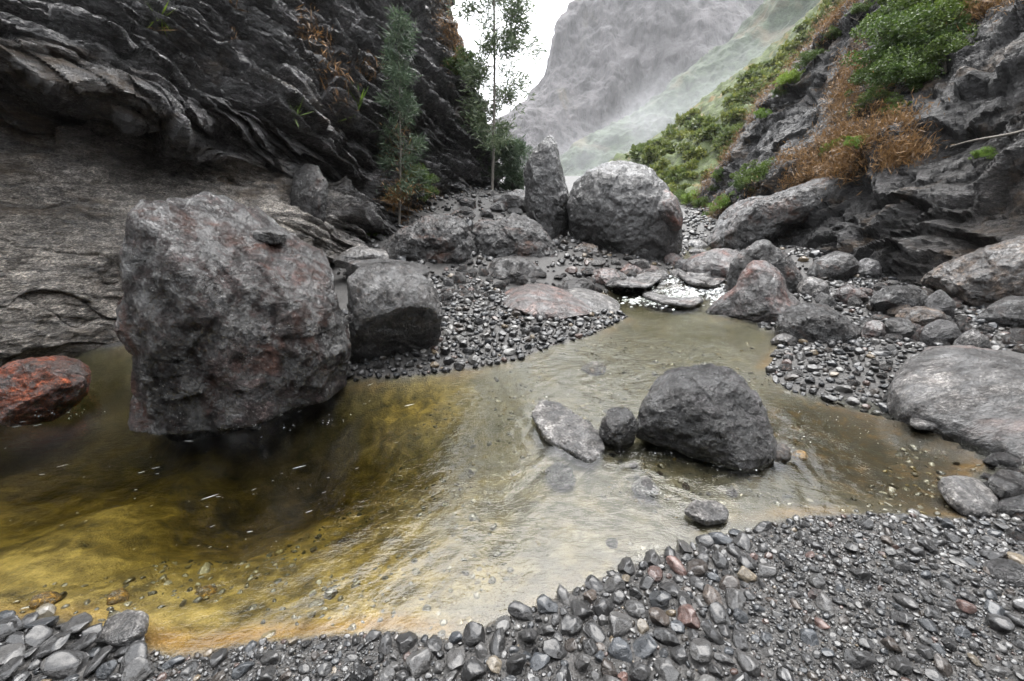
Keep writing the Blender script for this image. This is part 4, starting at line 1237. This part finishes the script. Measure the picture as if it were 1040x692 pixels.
M['leaf'] = leaf_mat('shrub_leaves', (0.030, 0.060, 0.012), (0.10, 0.16, 0.03))
M['leaf_bright'] = leaf_mat('young_leaves', (0.09, 0.17, 0.02), (0.20, 0.30, 0.04))
M['leaf_far'] = leaf_mat('hillside_leaves', (0.045, 0.075, 0.014), (0.145, 0.17, 0.040))
M['needle'] = leaf_mat('grey_green_needles', (0.040, 0.075, 0.042), (0.13, 0.175, 0.10))
M['needle_dry'] = leaf_mat('dry_needles', (0.09, 0.058, 0.024), (0.20, 0.125, 0.05))
M['grass_dry'] = leaf_mat('dry_bracken', (0.09, 0.05, 0.02), (0.40, 0.22, 0.085), 0.25)
n = NT('grey_bark'); pos = n.n('ShaderNodeTexCoord').outputs['Object']; b_ = n.noise(n.mapping(pos, (9, 9, 2)), 2.0, 6, 0.65)
p = n.n('ShaderNodeBsdfPrincipled'); n.set(p, Base_Color=n.ramp(b_, [(0.3, (0.07, 0.06, 0.05)), (0.7, (0.22, 0.20, 0.175))]), Roughness=0.8, Normal=n.bump(b_, 0.6, 0.03)); M['bark'] = n.surf(p.outputs[0])


def leaves(C, D, ln, wd, rs):
    """one bent diamond per centre C pointing along D"""
    k = len(C)
    D = D / (np.linalg.norm(D, axis=1)[:, None] + 1e-9)
    s = np.cross(D, rs.normal(size=(k, 3))); s /= np.linalg.norm(s, axis=1)[:, None] + 1e-9
    ln = ln * rs.uniform(.6, 1.4, k)[:, None]; wd = wd * rs.uniform(.6, 1.4, k)[:, None]
    v = np.stack([C, C + D * ln * .5 + s * wd, C + D * ln, C + D * ln * .5 - s * wd], 1).reshape(-1, 3)
    return v, np.arange(4 * k).reshape(k, 4)


def tube(path, radii, sides=7):
    path = np.asarray(path, float); m = len(path)
    t = np.gradient(path, axis=0); t /= np.linalg.norm(t, axis=1)[:, None] + 1e-9
    ref = np.where(np.abs(t[:, 2:3]) > 0.9, np.array([[1., 0, 0]]), np.array([[0, 0, 1.]]))
    a = np.cross(t, ref); a /= np.linalg.norm(a, axis=1)[:, None]; b = np.cross(t, a)
    an = np.linspace(0, 2 * np.pi, sides, endpoint=False)
    v = path[:, None] + (a[:, None] * np.cos(an)[None, :, None] + b[:, None] * np.sin(an)[None, :, None]) * np.asarray(radii)[:, None, None]
    i = np.arange(m * sides).reshape(m, sides)
    f = np.stack([i[:-1], np.roll(i, -1, 1)[:-1], np.roll(i, -1, 1)[1:], i[1:]], 2).reshape(-1, 4)
    return v.reshape(-1, 3), f


def join(parts):
    vs_, fs_, off = [], [], 0
    for v, f in parts:
        vs_.append(v); fs_.append(f + off); off += len(v)
    return np.concatenate(vs_), np.concatenate(fs_)


def shrub_arrays(seed, nleaf, lsize, nclump=26, rx=1.0, rz=0.8):
    rs = np.random.default_rng(seed)
    c = rs.normal(size=(nclump, 3)); c /= np.linalg.norm(c, axis=1)[:, None]
    c *= rs.uniform(.35, 1.0, nclump)[:, None]; c = c * np.array([rx, rx, rz]); c[:, 2] = np.abs(c[:, 2]) * 0.95 + 0.22
    who = rs.integers(nclump, size=nleaf)
    sz = rs.uniform(.08, .30, nclump)
    off = rs.normal(size=(nleaf, 3)); off *= (sz[who] * rs.random(nleaf)**0.4)[:, None] / np.linalg.norm(off, axis=1)[:, None]
    C = c[who] + off * np.array([1, 1, .7])
    D = off / np.linalg.norm(off, axis=1)[:, None] + rs.normal(size=(nleaf, 3)) * .6 + np.array([0, 0, .25])
    return leaves(C, D, lsize, lsize * .34, rs), c


def stem_arrays(c, rs, r=0.03):
    parts = []
    for q in c[:: max(1, len(c) // 9)]:
        t = np.linspace(0, 1, 5)[:, None]
        path = t * q + np.sin(t * 3.14) * rs.normal(size=3) * .06; path[:, 2] = (t[:, 0]**0.8) * q[2] - 0.15 * (1 - t[:, 0])
        parts.append(tube(path, np.linspace(r, r * .3, 5), 5))
    return join(parts)


rs = np.random.default_rng(31)
SHRUB, STEM, SHRUB_B, SHRUB_FAR = [], [], [], []
for k in range(4):
    (v, f), c = shrub_arrays(700 + k, 6800, 0.068, 54, 1.15, 0.95)
    for mt, lst in (('leaf', SHRUB), ('leaf_bright', SHRUB_B)):
        o = mesh_np('foliage', v, f, M[mt], smooth=False, link=False); lst.append(o.data); bpy.data.objects.remove(o)
    v, f = stem_arrays(c, rs); o = mesh_np('stem', v, f, M['bark'], link=False); STEM.append(o.data); bpy.data.objects.remove(o)
    (v, f), c = shrub_arrays(720 + k, 650, 0.30, 20)
    o = mesh_np('hillside_shrub', v, f, M['leaf_far'], smooth=False, link=False); SHRUB_FAR.append(o.data); bpy.data.objects.remove(o)


def part(name, data, parent):
    o = bpy.data.objects.new(name, data); col.objects.link(o); o.parent = parent
    return o


def shrub(px, row, radius, label, group=None, bright=False, surf_=('right_wall',), sz=1.0):
    h = hit(px, row, *surf_)
    if h is None: return
    e = empty('shrub', h[0] + h[1] * (-0.05), label, 'shrub', group)
    k = rs.integers(4)
    part('foliage', (SHRUB_B if bright else SHRUB)[k], e); part('stem', STEM[k], e)
    e.rotation_euler = (h[1].y * -0.4, h[1].x * 0.4, rs.random() * 6.28)
    e.scale = (radius, radius, radius * sz)


# ---- shrubs on the right cliff
g_ = 'shrubs in the green clump on the right cliff'
for k, (px, row, r_) in enumerate([(905, 98, .8), (922, 84, .9), (897, 84, .8), (938, 62, 1.0), (915, 58, 1.1), (948, 40, 1.0), (925, 30, 1.2), (955, 14, 1.1), (935, 4, 1.2), (972, 2, 1.0), (890, 108, .5), (960, 70, .7), (910, 118, .5), (985, -14, 1.0), (950, -20, 1.2)]):
    shrub(px, row, r_, 'leafy dark green shrub in the clump high on the right cliff', g_)
for px, row, r_, lb in [(768, 186, .75, 'dark green shrub at the left end of the orange bracken'), (752, 194, .5, 'small green shrub beside the dark one above the wet slab'),
                        (738, 212, .6, 'bright green bush low on the ridge beside the enormous round boulder'), (852, 156, .45, 'bright yellow-green shrub among the orange bracken'),
                        (868, 150, .35, 'small yellow-green shrub right of the brighter one in the bracken'), (725, 222, .5, 'green bush hanging over the bend of the stream'),
                        (1000, 160, .2, 'tiny yellow-green plant on the ledge by the fallen branch')]:
    shrub(px, row, r_, lb, bright='bright' in lb or 'yellow' in lb)
for k in range(12):                      # the ridge above the hillside edge
    t_ = rs.random(); px = 706 + t_ * 170 + rs.normal() * 3; row = np.interp(px, [706, 722, 752, 800, 882], [222, 192, 142, 80, 0]) + 8
    shrub(px, row, rs.uniform(.3, .55), 'green bush on the grassy crest of the right cliff', 'bushes along the crest of the right cliff', bright=k % 3 == 0)
# ---- shrubs on the hillside: individuals, far off
rs = np.random.default_rng(33)
HP = [(560, 236), (590, 196), (640, 164), (680, 132), (735, 98), (800, 48), (850, -4), (905, -40), (870, 30), (790, 105), (740, 165), (712, 215), (700, 246)]
cnt = 0; tries = 0
while cnt < 210 and tries < 3000:
    tries += 1
    px, row = rs.uniform(560, 900), rs.uniform(-30, 246)
    if not inpoly_px(px, row, HP): continue
    h = hit(px, row, 'hillside', 'right_wall')
    if h is None or h[3] < 30: continue
    o = bpy.data.objects.new('hillside_shrub', SHRUB_FAR[rs.integers(4)]); col.objects.link(o)
    s_ = h[3] * rs.uniform(.011, .026); o.location = h[0] - Vector((0, 0, .25 * s_)); o.scale = (s_, s_, s_ * rs.uniform(.7, 1.2)); o.rotation_euler = (0, 0, rs.random() * 6.28)
    tag(o, 'green shrub on the steep hillside beyond the boulders', 'shrub', 'shrubs on the far hillside'); cnt += 1

# ---- dry bracken and grass
def blades(px_list, per, ln, wd, surf_, rs):
    Cs, Ds = [], []
    for px, row in px_list:
        h = hit(px, row, *surf_)
        if h is None: continue
        q = np.array(h[0]); nn = np.array(h[1])
        sc_ = rs.uniform(.6, 1.3)
        c = q + rs.normal(size=(per, 3)) * 0.19 * sc_
        d = nn * 0.35 + np.array([0, 0, .35]) + rs.normal(size=(per, 3)) * .55
        Cs.append(c); Ds.append(d * sc_)
    C = np.concatenate(Cs); D = np.concatenate(Ds)
    return leaves(C, D, ln, wd, rs)


rs = np.random.default_rng(35)
pts = []
BAND = [(700, 238), (735, 205), (770, 192), (800, 160), (840, 140), (880, 122), (925, 120), (945, 138), (925, 165), (880, 178), (835, 182), (790, 198), (745, 208), (715, 232)]
while len(pts) < 460:
    px, row = rs.uniform(700, 950), rs.uniform(115, 240)
    if inpoly_px(px, row, BAND) and fbm(np.array([[px * .03, row * .03, 2.]]), 3)[0] > 0.02: pts.append((px, row))


def crest(px):
    r0_ = np.interp(px, [706, 722, 752, 800, 882], [222, 192, 142, 80, 0])
    for row in np.arange(r0_ - 34, r0_ + 30, 1.5):
        if hit(px, row, 'right_wall') is not None: return row
    return r0_


for k in range(240):
    px = rs.uniform(704, 885); pts.append((px, crest(px) + abs(rs.normal()) * 5 + .5))
for k in range(70):
    pts.append((rs.uniform(862, 905), rs.uniform(62, 120)))
    t_ = rs.random(); pts.append((985 + 55 * t_ + rs.normal() * 4, 18 - 30 * t_ + rs.normal() * 4))
for k in range(120):
    t_ = rs.random(); pts.append((848 + 22 * t_ + rs.normal() * 5, 120 - 60 * t_ + rs.normal() * 6))
v, f = blades(pts, 40, 0.17, 0.009, ('right_wall',), rs)
o = mesh_np('dry_bracken', v, f, M['grass_dry'], smooth=False)
tag(o, 'orange-brown dry bracken and grass on the right cliff', 'bracken', kind='stuff')
pts = []
for (cx, cy_, sx, sy, k_) in [(455, 28, 7, 14, 50), (463, 48, 4, 10, 40), (326, 62, 7, 12, 7), (342, 82, 6, 9, 5), (377, 72, 6, 5, 7), (404, 150, 4, 12, 16), (408, 180, 6, 10, 16), (440, 214, 14, 6, 24), (310, 42, 3, 8, 8), (420, 222, 10, 5, 18)]:
    for j in range(k_): pts.append((cx + rs.normal() * sx, cy_ + rs.normal() * sy))
v, f = blades(pts, 26, 0.20, 0.008, ('left_wall',), rs)
o = mesh_np('dry_grass', v, f, M['grass_dry'], smooth=False)
tag(o, 'orange dry grass in the cracks of the left cliff', 'grass', kind='stuff')


def tuft(px, row, ln, dry, label, surf_=('left_wall',)):
    h = hit(px, row, *surf_)
    if h is None: return
    k = 46
    c = rs.normal(size=(k, 3)) * 0.02; d = np.array(h[1]) * .7 + np.array([0, 0, .3]) + rs.normal(size=(k, 3)) * .5
    v, f = leaves(c, d, ln, ln * .035, rs)
    o = mesh_np('grass_tuft', v, f, M['grass_dry' if dry else 'leaf_bright'], smooth=False, loc=h[0])
    tag(o, label, 'grass tuft')


tuft(157, 30, .28, True, 'orange grass tuft on the upper left cliff, lower of the pair')
tuft(163, 18, .25, False, 'yellow-green grass tuft just above the orange one on the left cliff')
tuft(238, 8, .35, True, 'orange grass tuft at the top edge of the left cliff')
tuft(236, 42, .25, True, 'rust-coloured tuft below the topmost orange tuft on the left cliff')
tuft(228, 185, .18, True, 'small rust-coloured tuft on the ledge above the huge boulder')
tuft(300, 118, .3, False, 'green tuft in the dark middle of the left cliff')
tuft(364, 108, .45, False, 'yellow-green plant hanging on the left cliff beside the conifer')
tuft(360, 118, .4, False, 'lower yellow-green plant on the left cliff beside the conifer')
for px, row, r_, lb in [(377, 240, .32, 'small bright green bush at the foot of the left cliff'), (470, 74, .8, 'grey-green bush on the outer edge of the left cliff'), (474, 84, .6, 'lower grey-green bush on the edge of the left cliff'),
                        (425, 190, .5, 'green bush behind the conifer at the cliff foot'), (430, 205, .45, 'leafy bush on the mound beside the conifer')]:
    shrub(px, row, r_, lb, bright='bright' in lb, surf_=('left_wall',))

# ---- trees: trunk and feathery crown
def feather_tree(loc, height, label, spread, nbr, seed, r0, start=0.25, lean=(0, 0), tuft_n=26, needle=0.26, wd=0.02, dry=0.0, clumps=5, shape='open', droop=.3):
    rs = np.random.default_rng(seed)
    e = empty('tree', loc, label, 'tree')
    t = np.linspace(0, 1, 16)
    path = np.column_stack([lean[0] * t + .06 * np.sin(t * 5) * height / 9, lean[1] * t, t * height - .3 * (1 - t)])
    parts = [tube(path, np.linspace(r0, r0 * .18, 16), 9)]
    Cs, Ds = [], []
    for k in range(nbr):
        u = start + (1 - start) * (k + rs.random()) / nbr
        b0 = np.array([np.interp(u, t, path[:, j]) for j in range(3)])
        a = rs.random() * 6.28
        w = (1 - u) / (1 - start)
        ln = spread * ((0.35 + 0.75 * math.sin(min(1, w * 1.25 + .12) * 2.6)) if shape == 'open' else (0.25 + 0.85 * w)) * rs.uniform(.55, 1.15)
        d = np.array([math.cos(a), math.sin(a), rs.uniform(.15, .7)]); d /= np.linalg.norm(d)
        s_ = np.linspace(0, 1, 7)[:, None]
        bp = b0 + d * ln * s_ + np.array([0, 0, -droop * ln]) * s_**2 + rs.normal(size=3) * .05 * ln * np.sin(s_ * 3.1)
        parts.append(tube(bp, np.linspace(max(.006, r0 * .22), .005, 7), 5))
        for c in range(clumps):
            q = bp[-1] + (bp[3] - bp[-1]) * rs.random()**1.3 + rs.normal(size=3) * .13 * ln
            if rs.random() < .25: q = bp[rs.integers(2, 6)] + rs.normal(size=3) * .06
            m = int(tuft_n * rs.uniform(.5, 1.4))
            Cs.append(q + rs.normal(size=(m, 3)) * .09 * (spread**.5)); Ds.append(rs.normal(size=(m, 3)) * .6 + d * .6 + np.array([0, 0, -.15]))
    v, f = join(parts); mesh_np('trunk', v, f, M['bark'], parent=e)
    C = np.concatenate(Cs); D = np.concatenate(Ds)
    dryk = rs.random(len(C)) < 0
    if dry:
        dryk = C[:, 2] < height * dry * (0.7 + .6 * rs.random(len(C)))
        v, f = leaves(C[dryk], D[dryk], needle, wd, rs); mesh_np('dead_foliage', v, f, M['needle_dry'], smooth=False, parent=e)
    v, f = leaves(C[~dryk], D[~dryk], needle, wd, rs); mesh_np('crown', v, f, M['needle'], smooth=False, parent=e)
    return e


def on_ground(px, y):
    p = W(px, 200, y); return (p[0], y, tz(p[0], y))


g0 = on_ground(499.5, 18.5)
feather_tree(g0, 13.5, 'tall slender tree with open feathery crown against the sky', 1.75, 120, 3, 0.062, start=.13, lean=(.25, 0), tuft_n=24, needle=.24, wd=.022, clumps=6)
for px, y, hgt, sp_, sd_, lb in [(458, 20.5, 3.4, 1.0, 5, 'bushy grey-green tree against the edge of the left cliff'), (482, 20.0, 2.5, .9, 6, 'low feathery tree just left of the slender trunk'),
                                 (520, 20.0, 2.0, .8, 7, 'low feathery tree just right of the slender trunk'), (440, 19.0, 2.6, .9, 8, 'small feathery tree in front of the dark cliff hollow')]:
    feather_tree(on_ground(px, y), hgt, lb, sp_, 46, sd_, .05, start=.08, tuft_n=24, needle=.26, wd=.022, clumps=6)
cl = W(404, 226, 12.6)
feather_tree(cl, 5.0, 'young conifer leaning from the foot of the left cliff, its lowest boughs browned', .75, 52, 9, .04, start=.1, lean=(.45, .2), tuft_n=22, needle=.20, wd=.012, dry=.17, clumps=5, shape='cone', droop=.1)
# fallen branch on the right ledge
h1, h2 = hit(962, 153, 'right_wall'), hit(1048, 134, 'right_wall')
a_, b_ = np.array(h1[0]), np.array(h2[0])
t = np.linspace(0, 1, 10)[:, None]
off_ = np.array([-.12, -.18, .06])
v, f = tube(a_ + off_ + (b_ - a_) * t + np.sin(t * 6) * np.array([0, 0, .02]), np.linspace(.018, .03, 10), 7)
o = mesh_np('fallen_branch', v, f, M['bark']); tag(o, 'long bare fallen branch lying across the right cliff ledge', 'branch')

for px, y, r_, br, lb in [(694, 29, .9, False, 'dark bush beyond the enormous round boulder, half hidden by it'), (706, 27, .8, True, 'bright green bush where the stream bends behind the ridge'), (716, 25.5, .6, False, 'small dark bush at the foot of the ridge by the bend')]:
    x_, _, z_ = on_ground(px, y)
    e = empty('shrub', (x_, y, z_ - .05), lb, 'shrub'); k = rs.integers(4)
    part('foliage', (SHRUB_B if br else SHRUB)[k], e); part('stem', STEM[k], e); e.scale = (r_, r_, r_)

# ---- foam: flecks drifting on the pool, bubbles where the water breaks
n = NT('foam'); p = n.n('ShaderNodeBsdfPrincipled'); n.set(p, Base_Color=(0.72, 0.74, 0.74), Roughness=0.6); M['foam'] = n.surf(p.outputs[0])
rs = np.random.default_rng(41)
sv, sf = ico(1)
vs_, fs_, off = [], [], 0


def water_level(x, y):
    return float(S(y)) + 0.004


def fleck(x, y, rx, ry, rz, a):
    global off
    v = sv * np.array([rx, ry, rz]); c_, s_ = math.cos(a), math.sin(a)
    v = np.column_stack([v[:, 0] * c_ - v[:, 1] * s_, v[:, 0] * s_ + v[:, 1] * c_, v[:, 2]]) + np.array([x, y, water_level(x, y)])
    vs_.append(v); fs_.append(sf + off); off += len(v)


k = 0
while k < 90:                                         # flecks on the left pool, drawn out by the drift
    px, row = rs.uniform(-60, 430), rs.uniform(385, 560)
    g = G(px, row); d = sdpoly(g[None, :2], W_POLY)[0]
    if d < .05 or fbm(np.array([[g[0] * 1.6, g[1] * 3, 4.]]), 3)[0] < .05: continue
    l_ = .0021 * math.exp(rs.normal() * .6) * g[1] / 2.5
    fleck(g[0], g[1], l_ * rs.uniform(1, 9), l_ * .35, .0006, .45 + rs.normal() * .25); k += 1
for (cx, cy_, sx, sy, m) in [(600, 462, 12, 3, 90), (612, 428, 3, 12, 50), (660, 462, 14, 3, 70), (745, 472, 25, 4, 120), (792, 462, 6, 6, 90), (668, 500, 12, 5, 60), (560, 420, 8, 10, 60), (625, 392, 30, 10, 110),
                             (700, 298, 16, 4, 420), (665, 306, 18, 3, 320), (720, 288, 10, 4, 260), (640, 290, 14, 3, 160), (735, 300, 6, 5, 160), (690, 284, 12, 3, 180), (235, 434, 50, 2, 60), (340, 428, 8, 3, 20), (830, 440, 40, 12, 120), (60, 420, 30, 3, 40)]:
    for j in range(m):
        px, row = cx + rs.normal() * sx, cy_ + rs.normal() * sy
        g = G(px, row); r_ = (.0013 if g[1] < 6 else .0045) * math.exp(rs.normal() * .5) * max(1, g[1] / 3.0)
        fleck(g[0], g[1], r_ * rs.uniform(1, 2.2), r_, r_ * .7, .5 + rs.normal() * .4)
o = mesh_np('foam', np.concatenate(vs_), np.concatenate(fs_), M['foam']); tag(o, 'white foam flecks and bubbles on the stream', 'foam', kind='stuff')

# ---- drifting cloud in the side valley
def mist(name, c, r, dens, label, seed):
    v, f = ico(4)
    n = NT('mist_' + str(seed))
    tc = n.n('ShaderNodeTexCoord').outputs['Object']
    ln = n.n('ShaderNodeVectorMath', operation='LENGTH'); n.put(ln.inputs[0], tc)
    fall = n.ramp(ln.outputs['Value'], [(0.15, 1.0), (0.95, 0.0)], 'EASE')
    nz = n.noise(n.mapping(tc, (1.5, 1.5, 1.2), (0, 0, 0), (seed, 0, 0)), 1.6, 6, 0.62, 0.7)
    m = n.math('MULTIPLY', fall, n.ramp(nz, [(0.42, 0.0), (0.68, 1.0)]))
    pv = n.n('ShaderNodeVolumePrincipled'); n.set(pv, Density=n.math('MULTIPLY', m, dens), Anisotropy=0.2)
    n.put(pv.inputs['Color'], (0.86, 0.88, 0.90))
    n.t.links.new(pv.outputs[0], n.out.inputs['Volume'])
    o = mesh_np(name, v, f, n.m, loc=c)
    o.scale = r
    return tag(o, label, 'mist', kind='stuff')


o = mist('mist', W(655, 140, 165), (75, 30, 26), 0.012, 'white drift of mist across the foot of the mountain', 1)
o.rotation_euler = (0, -0.45, 0)
o = mist('mist', W(600, 185, 150), (40, 28, 20), 0.007, 'low mist filling the valley behind the boulders', 2)
o = mist('mist', W(760, 75, 190), (60, 30, 26), 0.007, 'thin mist trailing up the side valley', 3)
o.rotation_euler = (0, -0.55, 0)

# ---- the air of the gorge
mn = np.array([1e9] * 3); mxx = -mn
for ob in scene.objects:
    if ob.type == 'MESH' and ob.get('kind') == 'structure':
        co = np.empty(len(ob.data.vertices) * 3, np.float32); ob.data.vertices.foreach_get('co', co); co = co.reshape(-1, 3)
        mn = np.minimum(mn, co.min(0)); mxx = np.maximum(mxx, co.max(0))
mn -= np.array([20, 20, 3]); mxx += np.array([20, 20, 6])
bx = np.array([[x, y, z] for x in (mn[0], mxx[0]) for y in (mn[1], mxx[1]) for z in (mn[2], mxx[2])])
bf = np.array([[0, 1, 3, 2], [4, 6, 7, 5], [0, 4, 5, 1], [2, 3, 7, 6], [0, 2, 6, 4], [1, 5, 7, 3]])
n = NT('valley_air'); pv = n.n('ShaderNodeVolumePrincipled'); n.set(pv, Density=0.00019, Anisotropy=0.0); n.put(pv.inputs['Color'], (0.96, 0.98, 1.0))
n.t.links.new(pv.outputs[0], n.out.inputs['Volume'])
o = mesh_np('haze', bx, bf, n.m, smooth=False); tag(o, 'damp pale air filling the whole gorge', 'haze', kind='stuff')
print('haze box', mn, mxx)

# ------------------------------------------------------------------ light and air
wd = bpy.data.worlds.new('World'); scene.world = wd; wd.use_nodes = True
nt = wd.node_tree; nt.nodes.clear()
SUN_EL, SUN_AZ = R(66), R(15)          # bright part of the cloud: high, ahead and a little to the right
sky = nt.nodes.new('ShaderNodeTexSky'); sky.sky_type = 'NISHITA'; sky.sun_disc = False
sky.sun_elevation = SUN_EL; sky.sun_rotation = SUN_AZ; sky.dust_density = 4; sky.air_density = 1.0; sky.ozone_density = 1.0
hs = nt.nodes.new('ShaderNodeHueSaturation'); hs.inputs['Saturation'].default_value = 0.35
mixw = nt.nodes.new('ShaderNodeMix'); mixw.data_type = 'RGBA'
mixw.inputs[0].default_value = 0.72
tcw = nt.nodes.new('ShaderNodeTexCoord'); nzw = nt.nodes.new('ShaderNodeTexNoise')
nzw.inputs['Scale'].default_value = 2.2; nzw.inputs['Detail'].default_value = 5
rw_ = nt.nodes.new('ShaderNodeValToRGB')
rw_.color_ramp.elements[0].position = 0.3; rw_.color_ramp.elements[0].color = (10.2, 10.4, 10.8, 1)
rw_.color_ramp.elements[1].position = 0.7; rw_.color_ramp.elements[1].color = (13.0, 13.2, 13.5, 1)
bg = nt.nodes.new('ShaderNodeBackground'); bg.inputs['Strength'].default_value = 0.14
ow = nt.nodes.new('ShaderNodeOutputWorld')
L_ = nt.links.new
L_(sky.outputs[0], hs.inputs['Color']); L_(hs.outputs[0], mixw.inputs[6])
L_(tcw.outputs['Generated'], nzw.inputs['Vector']); L_(nzw.outputs['Fac'], rw_.inputs[0]); L_(rw_.outputs[0], mixw.inputs[7])
# overcast: the zenith brighter than the horizon
sx_ = nt.nodes.new('ShaderNodeSeparateXYZ'); L_(tcw.outputs['Generated'], sx_.inputs[0])
mr_ = nt.nodes.new('ShaderNodeMapRange'); L_(sx_.outputs['Z'], mr_.inputs[0])
mr_.inputs[1].default_value = 0.0; mr_.inputs[2].default_value = 1.0; mr_.inputs[3].default_value = 0.55; mr_.inputs[4].default_value = 1.55
vm_ = nt.nodes.new('ShaderNodeVectorMath'); vm_.operation = 'SCALE'; L_(mixw.outputs[2], vm_.inputs[0]); L_(mr_.outputs[0], vm_.inputs['Scale'])
L_(vm_.outputs[0], bg.inputs['Color']); L_(bg.outputs[0], ow.inputs['Surface'])
sl = bpy.data.lights.new('sun', 'SUN'); sl.energy = 1.4; sl.angle = R(50); sl.color = (1, 0.97, 0.93)
so = bpy.data.objects.new('sun', sl); col.objects.link(so)
dirn = Vector((math.sin(SUN_AZ) * math.cos(SUN_EL), math.cos(SUN_AZ) * math.cos(SUN_EL), math.sin(SUN_EL)))
so.rotation_euler = dirn.to_track_quat('Z', 'Y').to_euler(); so.location = (0, 5, 30)

vs = scene.view_settings
vs.view_transform = 'Standard'; vs.look = 'None'; vs.gamma = 1.0; vs.use_curve_mapping = False
vs.exposure = 1.45
cy = scene.cycles
cy.max_bounces = 7; cy.diffuse_bounces = 2; cy.glossy_bounces = 2; cy.transmission_bounces = 4; cy.transparent_max_bounces = 16; cy.volume_bounces = 1
cy.caustics_reflective = False; cy.caustics_refractive = False
cy.use_denoising = True
cy.volume_max_steps = 64
cy.sample_clamp_indirect = 4
cy.blur_glossy = 0.5
